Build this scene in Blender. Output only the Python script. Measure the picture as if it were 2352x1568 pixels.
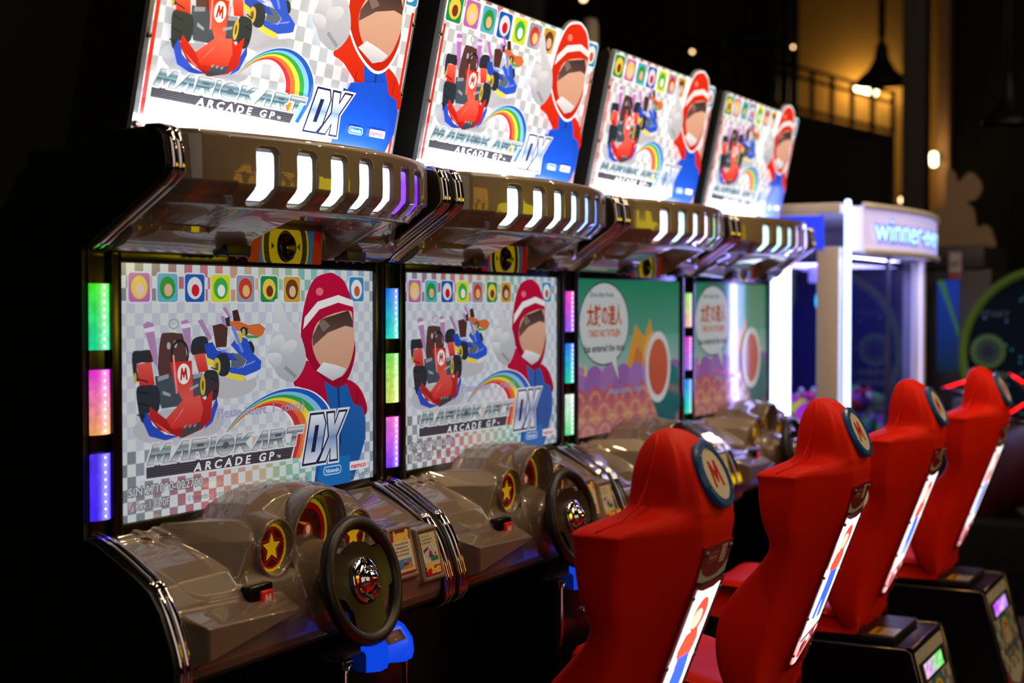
import bpy, bmesh, math, random
from mathutils import Vector, Matrix
from mathutils.geometry import tessellate_polygon
for o in list(bpy.data.objects): bpy.data.objects.remove(o)
SC = bpy.context.scene
COL = SC.collection
R = math.radians
ZO = 0.25           # floor offset: design heights are measured 0.25 m above the floor

# ------------------------------------------------------------ camera, world, exposure
cd = bpy.data.cameras.new('camera'); cam = bpy.data.objects.new('camera', cd); COL.objects.link(cam)
cam.location = (0, 0, 1.35 + ZO)
cam.rotation_euler = (R(90 - 1.47), 0, R(27.64 - 90))
cd.sensor_width = 36; cd.lens = 3412 / 2352 * 36; cd.clip_start = .05; cd.clip_end = 100
cd.dof.use_dof = True; cd.dof.focus_distance = 3.55; cd.dof.aperture_fstop = 2.2; cd.dof.aperture_blades = 9
SC.camera = cam
SC.view_settings.view_transform = 'Standard'; SC.view_settings.look = 'None'
SC.view_settings.exposure = 0; SC.view_settings.gamma = 1; SC.view_settings.use_curve_mapping = False
SC.cycles.use_denoising = True; SC.cycles.max_bounces = 8; SC.cycles.sample_clamp_indirect = 6
SC.cycles.caustics_reflective = False; SC.cycles.caustics_refractive = False
W = bpy.data.worlds.new('world'); SC.world = W; W.use_nodes = True
W.node_tree.nodes['Background'].inputs[0].default_value = (.5, .45, .6, 1)
W.node_tree.nodes['Background'].inputs[1].default_value = .004

def light(kind, name, loc, energy, col, size=.05, rot=None, sy=None, spot=None):
    l = bpy.data.lights.new(name, kind); l.energy = energy; l.color = col
    if kind == 'AREA':
        l.size = size
        if sy: l.shape = 'RECTANGLE'; l.size_y = sy
    else: l.shadow_soft_size = size
    if spot: l.spot_size = R(spot); l.spot_blend = .6
    o = bpy.data.objects.new(name, l); COL.objects.link(o); o.location = loc
    if rot: o.rotation_euler = rot
    return o
# warm house lamps over the aisle
WARM = (1, .66, .34)
k = 0
for x, y, z, e in [(2.4, .95, 3.7, 15), (4.6, .8, 3.8, 22), (7.0, .7, 3.8, 26), (1.2, -1.2, 3.6, 4), (3.6, -1.4, 3.8, 10), (6.2, -1.5, 3.8, 28), (0.2, 1.5, 3.9, 5), (3.3, 1.1, 4.1, 64), (5.7, 1.0, 4.1, 84), (8.6, -1.0, 3.8, 22), (-1.0, -.4, 3.9, 4)]:
    light('POINT', 'house_lamp_light', (x, y, z), e, WARM, .035)
# two added soft area fills, unseen, brightening hoods, dashboards and seats
light('AREA', 'front_fill_light', (6.5, -2.6, 5.9), 80, (1, .84, .68), 4.0, (R(48), 0, R(0)), 2.0)
light('AREA', 'side_fill_light', (-1.9, -3.6, 3.1), 64, (1, .80, .66), 6.0, Vector((4.4, 4.6, -1.7)).to_track_quat('-Z', 'Y').to_euler(), 4.0)  # second added fill, lifts the seat sides and hood fronts
# blue-white light of the prize machine's corner post
light('AREA', 'corner_post_light', (6.985, 1.84, 1.15), 7, (.30, .28, 1), 1.7, (R(0), R(90), R(25)), .04)

# ------------------------------------------------------------ materials
def lin(c):
    return tuple((v / 255 / 12.92) if v / 255 <= .04045 else ((v / 255 + .055) / 1.055) ** 2.4 for v in c[:3])
MATS = {}
def mat(name, col, rough=.5, metal=0, coat=0, emit=None, es=0, bump=None, noise=None, spec=.5, alpha=1, trans=0):
    if name in MATS: return MATS[name]
    m = bpy.data.materials.new(name); m.use_nodes = True; N = m.node_tree; b = N.nodes['Principled BSDF']
    c = lin(col); b.inputs['Base Color'].default_value = (*c, 1); b.inputs['Roughness'].default_value = rough
    b.inputs['Metallic'].default_value = metal; b.inputs['Coat Weight'].default_value = coat
    b.inputs['Coat Roughness'].default_value = .02; b.inputs['Specular IOR Level'].default_value = spec
    b.inputs['Alpha'].default_value = alpha; b.inputs['Transmission Weight'].default_value = trans
    if emit: b.inputs['Emission Color'].default_value = (*lin(emit), 1); b.inputs['Emission Strength'].default_value = es
    tc = None
    if noise or bump:
        tc = N.nodes.new('ShaderNodeTexCoord')
    if noise:   # (scale, amount)
        n = N.nodes.new('ShaderNodeTexNoise'); n.inputs['Scale'].default_value = noise[0]; n.inputs['Detail'].default_value = 6
        N.links.new(tc.outputs['Object'], n.inputs['Vector'])
        mx = N.nodes.new('ShaderNodeMix'); mx.data_type = 'RGBA'
        mx.inputs[6].default_value = (*[v * (1 - noise[1]) for v in c], 1); mx.inputs[7].default_value = (*[min(1, v * (1 + noise[1])) for v in c], 1)
        N.links.new(n.outputs['Fac'], mx.inputs[0]); N.links.new(mx.outputs[2], b.inputs['Base Color'])
    if bump:    # (scale, strength)
        n = N.nodes.new('ShaderNodeTexNoise'); n.inputs['Scale'].default_value = bump[0]; n.inputs['Detail'].default_value = 3
        N.links.new(tc.outputs['Object'], n.inputs['Vector'])
        bp = N.nodes.new('ShaderNodeBump'); bp.inputs['Strength'].default_value = bump[1]; bp.inputs['Distance'].default_value = .002
        N.links.new(n.outputs['Fac'], bp.inputs['Height']); N.links.new(bp.outputs['Normal'], b.inputs['Normal'])
    MATS[name] = m; return m
def vmat(name, es, base=0., rough=.4, coat=0, grain=0, spec=.5):
    """printed or lit graphics: the picture colours are stored per corner in 'Col'"""
    if name in MATS: return MATS[name]
    m = bpy.data.materials.new(name); m.use_nodes = True; N = m.node_tree; b = N.nodes['Principled BSDF']
    a = N.nodes.new('ShaderNodeVertexColor'); a.layer_name = 'Col'
    out = a.outputs['Color']
    if base > 0:
        s = N.nodes.new('ShaderNodeVectorMath'); s.operation = 'SCALE'; s.inputs['Scale'].default_value = base
        N.links.new(out, s.inputs[0]); N.links.new(s.outputs[0], b.inputs['Base Color'])
    else: b.inputs['Base Color'].default_value = (.01, .01, .01, 1)
    if grain:
        tc = N.nodes.new('ShaderNodeTexCoord'); n = N.nodes.new('ShaderNodeTexNoise'); n.inputs['Scale'].default_value = grain
        N.links.new(tc.outputs['Object'], n.inputs['Vector'])
        mr = N.nodes.new('ShaderNodeMapRange'); mr.inputs[3].default_value = .55 * es; mr.inputs[4].default_value = 1.45 * es
        N.links.new(n.outputs['Fac'], mr.inputs[0]); N.links.new(mr.outputs[0], b.inputs['Emission Strength'])
    else: b.inputs['Emission Strength'].default_value = es
    N.links.new(out, b.inputs['Emission Color']); b.inputs['Roughness'].default_value = rough; b.inputs['Coat Weight'].default_value = coat
    b.inputs['Specular IOR Level'].default_value = spec; b.inputs['Coat Roughness'].default_value = .03
    MATS[name] = m; return m

M_black = mat('black_laminate', (15, 14, 13), .45, noise=(60, .25))
M_blackg = mat('black_gloss_plastic', (14, 14, 16), .18)
M_rubber = mat('black_wheel_rubber', (20, 18, 17), .38, bump=(400, .15))
M_taupe = mat('pearl_taupe_plastic', (116, 101, 86), .34, 0, 1, noise=(300, .04))
M_chrome = mat('chrome_trim', (205, 200, 200), .06, 1)
M_red = mat('red_vinyl', (228, 28, 0), .55, 0, 0, bump=(350, .2), noise=(8, .05), spec=.10)
M_screw = mat('zinc_screw', (120, 115, 105), .3, 1)
M_grey = mat('dark_grey_panel', (24, 25, 24), .5, noise=(20, .15))
M_white = mat('white_powder_coat', (225, 222, 228), .4, noise=(10, .03))
M_acryl = mat('clear_acrylic_edge', (150, 155, 165), .12, .2)
V_screen = vmat('lcd_picture', .68, 0, .10, spec=.6)
V_screen2 = vmat('lcd_picture_dim', .44, 0, .08, spec=.6)
V_marq = vmat('lit_marquee_print', .90, .70, .25, .5)
V_gauge = vmat('backlit_gauge_print', .16, .9, .35, .3)
V_print = vmat('printed_sticker', .0, .9, .35, .3)
V_led = vmat('led_diffuser_strip', 1.15, .3, .25, grain=60)
V_ledw = vmat('hood_led_window', 1.9, .3, .3, grain=30)
V_seatl = vmat('lit_seat_panel', 1.9, .5, .2, .5)
V_dim = vmat('dim_backlit_print', .10, .5, .3)

# ------------------------------------------------------------ object helpers
def mk(name, V, F, m, parent=None, smooth=False, cols=None, loc=None, off=True, bevel=0, sub=0, sharp=None):
    me = bpy.data.meshes.new(name)
    z = ZO if off else 0
    me.from_pydata([(v[0], v[1], v[2] + z) for v in V], [], [tuple(f) for f in F]); me.update()
    if m: me.materials.append(m)
    if cols:
        ca = me.color_attributes.new('Col', 'FLOAT_COLOR', 'CORNER')
        flat = []
        for fc in cols:
            for c in fc: flat += [c[0], c[1], c[2], 1]
        ca.data.foreach_set('color', flat)
    if smooth:
        me.polygons.foreach_set('use_smooth', [True] * len(me.polygons))
        if sharp:
            bm = bmesh.new(); bm.from_mesh(me)
            for e in bm.edges:
                if len(e.link_faces) == 2 and e.calc_face_angle(0) > R(sharp): e.smooth = False
            bm.to_mesh(me); bm.free()
    o = bpy.data.objects.new(name, me); COL.objects.link(o)
    if parent: o.parent = parent
    if loc: o.location = loc
    if bevel:
        b = o.modifiers.new('bevel', 'BEVEL'); b.width = bevel; b.segments = 3; b.limit_method = 'ANGLE'; b.angle_limit = R(35); b.harden_normals = False
        me.polygons.foreach_set('use_smooth', [True] * len(me.polygons))
    if sub: s = o.modifiers.new('subdivision', 'SUBSURF'); s.levels = sub; s.render_levels = sub
    return o
class MB:
    def __init__(s): s.V = []; s.F = []; s.C = []; s.c = (0, 0, 0)
    def add(s, V, F, col=None):
        n = len(s.V); s.V += [tuple(v) for v in V]; s.F += [tuple(i + n for i in f) for f in F]
        if col is not None: s.C += [[col] * len(f) for f in F]
        return s
    def box(s, x0, x1, y0, y1, z0, z1, col=None):
        V = [(x, y, z) for x in (x0, x1) for y in (y0, y1) for z in (z0, z1)]
        return s.add(V, [(0, 1, 3, 2), (4, 6, 7, 5), (0, 4, 5, 1), (2, 3, 7, 6), (0, 2, 6, 4), (1, 5, 7, 3)], col)
    def prism(s, pts, f0, f1):   # pts 2d -> f0(p), f1(p) 3d positions
        n = len(pts); V = [f0(p) for p in pts] + [f1(p) for p in pts]
        F = [tuple(range(n)), tuple(range(2 * n - 1, n - 1, -1))] + [(i, i + n, (i + 1) % n + n, (i + 1) % n)[::-1] for i in range(n)]
        return s.add(V, F)
    def tube(s, P, r, n=10, cap=True, closed=False):
        P = [Vector(p) for p in P]; L = len(P); rr = r if isinstance(r, (list, tuple)) else [r] * L
        V = []; up = None
        for i in range(L):
            a = P[(i - 1) % L] if (closed or i > 0) else P[i]; b = P[(i + 1) % L] if (closed or i < L - 1) else P[i]
            t = (b - a).normalized()
            if up is None: up = t.orthogonal().normalized()
            up = (up - t * up.dot(t)).normalized(); sd = t.cross(up)
            for j in range(n):
                an = 2 * math.pi * j / n; V.append(P[i] + (up * math.cos(an) + sd * math.sin(an)) * rr[i])
        F = []
        for i in range(L if closed else L - 1):
            for j in range(n):
                a = i * n + j; b = i * n + (j + 1) % n; c = ((i + 1) % L) * n + (j + 1) % n; d = ((i + 1) % L) * n + j
                F.append((a, b, c, d))
        if cap and not closed: F += [tuple(range(n))[::-1], tuple(range((L - 1) * n, L * n))]
        return s.add(V, F)
    def lathe(s, prof, o, ax, n=32, xd=None):   # prof [(r, h)], axis ax through o
        o = Vector(o); ax = Vector(ax).normalized(); a = (Vector(xd) if xd else ax.orthogonal()).normalized(); b = ax.cross(a)
        V = [o + ax * h + (a * math.cos(2 * math.pi * j / n) + b * math.sin(2 * math.pi * j / n)) * max(r, 1e-5) for r, h in prof for j in range(n)]
        F = [(i * n + j, i * n + (j + 1) % n, (i + 1) * n + (j + 1) % n, (i + 1) * n + j) for i in range(len(prof) - 1) for j in range(n)]
        return s.add(V, F)
    def out(s, name, m, parent=None, **kw):
        return mk(name, s.V, s.F, m, parent, cols=s.C if s.C else None, **kw)
def box(name, x0, x1, y0, y1, z0, z1, m, parent=None, **kw): return MB().box(x0, x1, y0, y1, z0, z1).out(name, m, parent, **kw)
def thing(name, label, cat, loc=(0, 0, 0), rz=0, group=None):
    o = bpy.data.objects.new(name, None); COL.objects.link(o); o.location = loc; o.rotation_euler.z = rz
    o.empty_display_size = .1; tag(o, label, cat, group); return o
def tag(o, label, cat, group=None):
    o['label'] = label; o['category'] = cat
    if group: o['group'] = group
    return o
def struct(o): o['kind'] = 'structure'; return o
def copy_tree(o, parent=None):
    c = o.copy(); COL.objects.link(c)
    if parent: c.parent = parent
    for ch in [x for x in bpy.data.objects if x.parent == o]: copy_tree(ch, c)
    return c
def cat(pts, n=6, closed=False):
    """Catmull-Rom through pts"""
    P = [Vector(p) for p in pts]; L = len(P); out = []
    for i in range(L if closed else L - 1):
        if closed: a, b, c, d = P[(i - 1) % L], P[i], P[(i + 1) % L], P[(i + 2) % L]
        else: a, b, c, d = P[max(i - 1, 0)], P[i], P[i + 1], P[min(i + 2, L - 1)]
        for k in range(n):
            t = k / n; out.append(.5 * ((2 * b) + (c - a) * t + (2 * a - 5 * b + 4 * c - d) * t * t + (3 * b - a - 3 * c + d) * t ** 3))
    if not closed: out.append(P[-1])
    return out
def lerp(a, b, t): return tuple(x + (y - x) * t for x, y in zip(a, b))
def sst(a, b, x):
    t = max(0, min(1, (x - a) / (b - a))); return t * t * (3 - 2 * t)

# ------------------------------------------------------------ flat artwork builder
_tc = {}
def text_tris(s, bold=0.0):
    key = (s, bold)
    if key in _tc: return _tc[key]
    c = bpy.data.curves.new('t', 'FONT'); c.body = s; c.size = 1; c.resolution_u = 3; c.offset = bold; c.fill_mode = 'FRONT'
    o = bpy.data.objects.new('t', c); COL.objects.link(o); bpy.context.view_layer.update()
    me = bpy.data.meshes.new_from_object(o.evaluated_get(bpy.context.evaluated_depsgraph_get()))
    V = [(v.co.x, v.co.y) for v in me.vertices]; F = [tuple(p.vertices) for p in me.polygons]
    if V:
        x0 = min(v[0] for v in V); x1 = max(v[0] for v in V)
    else: x0, x1 = 0, 1
    bpy.data.objects.remove(o); bpy.data.curves.remove(c); bpy.data.meshes.remove(me)
    _tc[key] = ([(v[0] - x0, v[1]) for v in V], F, x1 - x0); return _tc[key]
def offset_poly(pts, d):
    n = len(pts); A = sum(pts[i][0] * pts[(i + 1) % n][1] - pts[(i + 1) % n][0] * pts[i][1] for i in range(n)); sg = 1 if A > 0 else -1
    out = []
    for i in range(n):
        a, b, c = Vector(pts[i - 1]), Vector(pts[i]), Vector(pts[(i + 1) % n])
        e1 = (b - a).normalized() if (b - a).length > 1e-9 else Vector((1, 0)); e2 = (c - b).normalized() if (c - b).length > 1e-9 else e1
        n1 = Vector((e1.y, -e1.x)); n2 = Vector((e2.y, -e2.x)); m = n1 + n2
        if m.length < .2: m = n1
        m.normalize(); k = d * sg / max(.45, m.dot(n1)); out.append((b.x + m.x * k, b.y + m.y * k))
    return out
class Art:
    """collects coloured shapes in a plane; each shape lies a hair in front of the last"""
    def __init__(s, step=.00008): s.V = []; s.F = []; s.C = []; s.h = 0; s.step = step; s.T = lambda x, y: (x, y)
    def _put(s, V, F, cf):
        n = len(s.V); s.V += [(*s.T(x, y), s.h) for x, y in V]
        for f in F: s.F.append(tuple(i + n for i in f)); s.C.append([cf(V[i]) for i in f])
        s.h += s.step
    def poly(s, pts, col, col2=None, holes=(), sm=0, bands=()):
        if sm: pts = [tuple(p) for p in cat(pts, sm, True)]
        rings = [[Vector((x, y, 0)) for x, y in r] for r in [pts, *holes]]
        V = [tuple(p[:2]) for r in rings for p in r]; F = tessellate_polygon(rings)
        # orient
        G = []
        for a, b, c in F:
            ar = (V[b][0] - V[a][0]) * (V[c][1] - V[a][1]) - (V[c][0] - V[a][0]) * (V[b][1] - V[a][1])
            if abs(ar) > 1e-12: G.append((a, b, c) if ar > 0 else (a, c, b))
        y0 = min(p[1] for p in V); y1 = max(p[1] for p in V)
        if bands:      # [(t, col)...] vertical gradient with stops: cut the mesh at the stops
            bm = bmesh.new(); bv = [bm.verts.new((x, y, 0)) for x, y in V]
            for g in G:
                try: bm.faces.new([bv[i] for i in g])
                except ValueError: pass
            for t, _ in bands[1:-1]:
                for e in (0, .0):
                    bmesh.ops.bisect_plane(bm, geom=bm.verts[:] + bm.edges[:] + bm.faces[:], plane_co=(0, y0 + (y1 - y0) * t, 0), plane_no=(0, 1, 0))
            bm.verts.index_update(); V = [(v.co.x, v.co.y) for v in bm.verts]; G = [tuple(v.index for v in f.verts) for f in bm.faces]; bm.free()
            bl = [(t, lin(c)) for t, c in bands]
            def cf(p):
                t = (p[1] - y0) / (y1 - y0 + 1e-9)
                for (t0, c0), (t1, c1) in zip(bl, bl[1:]):
                    if t <= t1 + 1e-6: return lerp(c0, c1, max(0, min(1, (t - t0) / (t1 - t0 + 1e-9))))
                return bl[-1][1]
            s._put(V, G, cf); return
        c1 = lin(col); c2 = lin(col2) if col2 else c1
        s._put(V, G, (lambda p: lerp(c2, c1, (p[1] - y0) / (y1 - y0 + 1e-9))) if col2 else (lambda p: c1))
    def rect(s, x0, y0, x1, y1, col, col2=None): s.poly([(x0, y0), (x1, y0), (x1, y1), (x0, y1)], col, col2)
    def rr(s, x0, y0, x1, y1, r, col, col2=None):
        P = []
        for cx, cy, a in ((x1 - r, y0 + r, -90), (x1 - r, y1 - r, 0), (x0 + r, y1 - r, 90), (x0 + r, y0 + r, 180)):
            P += [(cx + r * math.cos(R(a + 18 * i)), cy + r * math.sin(R(a + 18 * i))) for i in range(6)]
        s.poly(P, col, col2)
    def ell(s, cx, cy, rx, ry, col, col2=None, n=28, a0=0, a1=360, hole=None):
        P = [(cx + rx * math.cos(R(a0 + (a1 - a0) * i / n)), cy + ry * math.sin(R(a0 + (a1 - a0) * i / n))) for i in range(n if a1 - a0 == 360 else n + 1)]
        H = []
        if hole: H = [[(cx + rx * hole * math.cos(2 * math.pi * i / n), cy + ry * hole * math.sin(2 * math.pi * i / n)) for i in range(n)]]
        s.poly(P, col, col2, H)
    def text(s, t, x, y, h, col, w=None, bold=0, shear=0, outline=None, ow=.02, rot=0):
        """h = letter size, w = total width"""
        for b, c in (([(bold + ow, outline)] if outline else []) + [(bold, col)]):
            V, F, L = text_tris(t, b); V0, F0, L0 = text_tris(t, bold)
            sx = (w / L0) if w else h; dx = -(L - L0) / 2
            cr, sr = math.cos(R(rot)), math.sin(R(rot))
            V2 = []
            for vx, vy in V:
                px = (vx + dx) * sx + vy * h * shear; py = vy * h; V2.append((x + px * cr - py * sr, y + px * sr + py * cr))
            cc = lin(c); s._put(V2, F, lambda p: cc)
    def clip(s, x0, x1, y0, y1): s.V = [(min(max(x, x0), x1), min(max(y, y0), y1), h) for x, y, h in s.V]
    def build(s, name, m, parent, org, xd=(1, 0, 0), yd=(0, 0, 1), off=True, clip=None):
        o = Vector(org); X = Vector(xd).normalized(); Y = Vector(yd).normalized(); Nn = X.cross(Y)
        return mk(name, [o + X * x + Y * y + Nn * h for x, y, h in s.V], s.F, m, parent, cols=s.C, off=off)
LET = {
 'M': ([(0,0),(1.2,10),(4,10),(5.6,5.2),(8.2,10),(11,10),(11.4,0),(8.3,0),(8.3,5.3),(5.6,1),(3.6,5.3),(3,0)], [], 11.4),
 'A': ([(0,0),(5,10),(8.5,10),(9.8,0),(6.6,0),(6.2,6),(3.2,0)], [], 9.8),
 'R': ([(0,0),(0,10),(8,10),(10,8.5),(10,5.4),(8,4.2),(10.2,0),(6.9,0),(5,3.8),(3,3.8),(3,0)], [[(3,6),(3,7.8),(7,7.8),(7,6)]], 10.2),
 'I': ([(0,0),(0,10),(3,10),(3,0)], [], 3),
 'O': ([(5.5+5.5*math.cos(i*math.pi/12), 5+5.3*math.sin(i*math.pi/12)) for i in range(24)], [[(5.5+2*math.cos(i*math.pi/6), 5+1.9*math.sin(i*math.pi/6)) for i in range(12)]], 11),
 'K': ([(0,0),(0,10),(3,10),(3,6.3),(7,10),(10.5,10),(5.5,5.2),(10.4,0),(6.4,0),(3,4)], [], 10.4),
 'T': ([(0,7.2),(0,10),(11,10),(11,7.2),(7,7.2),(7,0),(4,0),(4,7.2)], [], 11),
 'D': ([(0,0),(0,10),(6.5,10),(8.5,8),(8.5,2),(6.5,0)], [[(3.1,2.2),(3.1,7.8),(5.2,7.8),(5.2,2.2)]], 8.7),
 'X': ([(0,0),(3.4,5),(0.6,10),(4.2,10),(5.6,7.2),(7.2,10),(10.8,10),(7.4,5),(9.8,0),(6.2,0),(5.2,2.8),(3.4,0)], [], 10.8)}
def wordmark(A, word, x, y, w, h, shear, bands, rims, gap=.8):
    tot = sum(LET[c][2] + gap for c in word) - gap; k = w / tot; q = h / 10
    def tr(p, ox): return (x + (p[0] + ox) * k + p[1] * q * shear, y + p[1] * q)
    for d, c in rims:
        ox = 0
        for ch in word:
            P, Hs, wd = LET[ch]; A.poly(offset_poly([tr(p, ox) for p in P], d), c); ox += wd + gap
        A.h -= A.step * .0
    ox = 0
    for ch in word:
        P, Hs, wd = LET[ch]; A.poly([tr(p, ox) for p in P], (0, 0, 0), holes=[[tr(p, ox) for p in hh] for hh in Hs], bands=bands); ox += wd + gap
def emblemM(A, cx, cy, rx, ry, cd, cm):
    A.ell(cx, cy, rx, ry, cd)
    P = [(-.62,-.6),(-.42,.6),(-.2,.6),(0,.12),(.2,.6),(.42,.6),(.62,-.6),(.34,-.6),(.24,.02),(.06,-.42),(-.06,-.42),(-.24,.02),(-.34,-.6)]
    A.poly([(cx + a * rx, cy + b * ry) for a, b in P], cm)
def bigM(A, cx, cy, rx, ry, cm):
    P = [(-.62,-.6),(-.46,.6),(-.22,.6),(0,.1),(.22,.6),(.46,.6),(.62,-.6),(.36,-.6),(.28,.05),(.06,-.42),(-.06,-.42),(-.28,.05),(-.36,-.6)]
    A.poly([(cx + a * rx, cy + b * ry) for a, b in P], cm)
T0={
 'helmet':[(0.745,0.532),(0.682,0.515),(0.646,0.464),(0.628,0.401),(0.63,0.359),(0.652,0.321),(0.703,0.277),(0.777,0.247),(0.831,0.267),(0.863,0.327),(0.855,0.389),(0.852,0.451),(0.817,0.508),(0.779,0.527)],
 'visor':[(0.674,0.375),(0.711,0.417),(0.832,0.438),(0.851,0.412),(0.859,0.354),(0.831,0.293),(0.785,0.269),(0.717,0.297),(0.681,0.333)],
 'visorband':[(0.674,0.375),(0.711,0.417),(0.832,0.438),(0.851,0.412),(0.854,0.394),(0.816,0.399),(0.74,0.383),(0.675,0.35)],
 'stripe':[(0.635,0.393),(0.642,0.422),(0.696,0.46),(0.786,0.477),(0.852,0.464),(0.853,0.447),(0.786,0.458),(0.704,0.441),(0.653,0.405)],
 'shoulder':[(0.595,0.263),(0.652,0.317),(0.703,0.277),(0.777,0.247),(0.823,0.263),(0.878,0.242),(0.91,0.205),(0.917,0.173),(0.878,0.162),(0.754,0.184),(0.644,0.246)],
 'suit':[(0.725,0.263),(0.747,0.189),(0.792,0.159),(0.784,0.068),(0.69,0.06),(0.679,0.008),(0.853,0.004),(0.91,0.106),(0.91,0.16),(0.894,0.188),(0.854,0.199),(0.823,0.25),(0.777,0.241)],
 'glove':[(0.515,0.448),(0.525,0.466),(0.545,0.459),(0.575,0.414),(0.621,0.381),(0.645,0.334),(0.638,0.3),(0.595,0.267),(0.54,0.28),(0.514,0.305),(0.494,0.326),(0.501,0.35),(0.507,0.375),(0.521,0.391),(0.551,0.386),(0.524,0.423)],
 'finger_a':[(0.507,0.37),(0.548,0.382),(0.561,0.361),(0.548,0.337),(0.507,0.338)],
 'finger_b':[(0.497,0.338),(0.541,0.337),(0.547,0.316),(0.527,0.305),(0.5,0.322)],
 'thumb':[(0.544,0.353),(0.589,0.369),(0.61,0.356),(0.575,0.328),(0.548,0.329)],
 'tyre_fl':[(0.05,0.28),(0.079,0.284),(0.116,0.278),(0.119,0.232),(0.084,0.205),(0.062,0.21),(0.052,0.244)],
 'tyre_rl':[(0.038,0.352),(0.064,0.357),(0.098,0.356),(0.101,0.332),(0.053,0.33),(0.058,0.294),(0.043,0.302)],
 'tyre_fr':[(0.266,0.299),(0.281,0.308),(0.311,0.303),(0.319,0.274),(0.31,0.243),(0.28,0.241),(0.269,0.265)],
 'tyre_rr':[(0.229,0.373),(0.252,0.383),(0.281,0.379),(0.281,0.345),(0.229,0.344)],
 'seat':[(0.125,0.382),(0.145,0.393),(0.184,0.391),(0.2,0.381),(0.211,0.294),(0.122,0.294)],
 'pipe_a':[(0.071,0.412),(0.085,0.418),(0.103,0.414),(0.117,0.342),(0.114,0.32),(0.103,0.332)],
 'pipe_b':[(0.191,0.417),(0.209,0.421),(0.223,0.414),(0.224,0.346),(0.209,0.353)],
 'pipeband_a':[(0.074,0.403),(0.104,0.407),(0.107,0.397),(0.076,0.394)],
 'pipeband_b':[(0.192,0.41),(0.223,0.414),(0.224,0.404),(0.194,0.401)],
 'pod_l':[(0.05,0.329),(0.096,0.332),(0.106,0.284),(0.059,0.282)],
 'pod_r':[(0.233,0.343),(0.271,0.346),(0.282,0.306),(0.249,0.303)],
 'chassis':[(0.106,0.302),(0.263,0.3),(0.28,0.253),(0.205,0.234),(0.127,0.232),(0.111,0.262)],
 'nosecol':[(0.152,0.329),(0.223,0.331),(0.229,0.251),(0.194,0.246),(0.171,0.274)],
 'front':[(0.089,0.238),(0.138,0.209),(0.194,0.246),(0.251,0.254),(0.268,0.242),(0.295,0.264),(0.289,0.198),(0.256,0.178),(0.193,0.164),(0.116,0.187),(0.084,0.216)],
 'frontlit':[(0.138,0.209),(0.194,0.246),(0.251,0.254),(0.262,0.223),(0.251,0.194),(0.202,0.188),(0.159,0.185)],
 'bump_l':[(0.067,0.207),(0.078,0.228),(0.097,0.204),(0.137,0.183),(0.182,0.169),(0.137,0.163),(0.086,0.176)],
 'bump_r':[(0.286,0.214),(0.309,0.247),(0.313,0.228),(0.293,0.191),(0.265,0.177)],
 'white_l':[(0.084,0.224),(0.097,0.228),(0.154,0.182),(0.182,0.169),(0.137,0.176),(0.097,0.199)],
 'grille':[(0.204,0.187),(0.251,0.195),(0.257,0.187),(0.245,0.177),(0.182,0.163),(0.192,0.179)],
 'b_seat':[(0.299,0.406),(0.33,0.411),(0.353,0.401),(0.348,0.358),(0.311,0.357)],
 'b_pipe':[(0.248,0.418),(0.265,0.421),(0.298,0.379),(0.287,0.371)],
 'b_pipe2':[(0.327,0.427),(0.342,0.428),(0.353,0.393),(0.345,0.39)],
 'b_tyre':[(0.308,0.328),(0.32,0.342),(0.347,0.342),(0.361,0.319),(0.353,0.296),(0.329,0.292),(0.311,0.305)],
 'b_tyre2':[(0.426,0.364),(0.439,0.368),(0.451,0.352),(0.445,0.34)],
 'b_body1':[(0.27,0.366),(0.299,0.37),(0.314,0.351),(0.366,0.342),(0.391,0.326),(0.347,0.327),(0.302,0.313),(0.281,0.333)],
 'b_body2':[(0.363,0.362),(0.391,0.383),(0.423,0.374),(0.442,0.342),(0.476,0.321),(0.473,0.303),(0.428,0.289),(0.375,0.291),(0.353,0.304),(0.359,0.311),(0.41,0.309),(0.422,0.325),(0.391,0.341)],
 'b_floor':[(0.366,0.344),(0.391,0.341),(0.421,0.325),(0.406,0.309),(0.364,0.311)],
 'b_yellow':[(0.344,0.301),(0.413,0.29),(0.409,0.278),(0.384,0.281),(0.347,0.288)],
 'b_yellow2':[(0.275,0.337),(0.302,0.329),(0.305,0.313),(0.281,0.32)],
 'b_white':[(0.413,0.289),(0.471,0.301),(0.451,0.284),(0.422,0.278)],
 'o_body':[(0.36,0.415),(0.391,0.416),(0.429,0.406),(0.471,0.409),(0.493,0.397),(0.484,0.383),(0.468,0.377),(0.423,0.388),(0.379,0.395),(0.363,0.405)],
 'o_green':[(0.413,0.384),(0.465,0.38),(0.465,0.375),(0.423,0.376)],
 'o_tyre':[(0.398,0.397),(0.41,0.403),(0.426,0.399),(0.426,0.384),(0.407,0.381)],
 'o_tyre2':[(0.339,0.421),(0.36,0.426),(0.366,0.405),(0.345,0.403)],
 'o_seat':[(0.37,0.439),(0.39,0.442),(0.401,0.416),(0.376,0.412)],
 'o_pipe':[(0.335,0.446),(0.348,0.448),(0.367,0.424),(0.36,0.421)],
 'rb_out':[(0.336,0.166),(0.384,0.202),(0.447,0.23),(0.527,0.25),(0.609,0.253),(0.688,0.235),(0.747,0.193),(0.754,0.14),(0.701,0.074)],
 'rb_in':[(0.346,0.166),(0.396,0.193),(0.441,0.208),(0.493,0.214),(0.54,0.204),(0.574,0.183),(0.589,0.157),(0.587,0.12),(0.577,0.085)],
}
def shape(A, k, col, col2=None, sm=0, T=None): A.poly(T0[k], col, col2, sm=sm)
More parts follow.
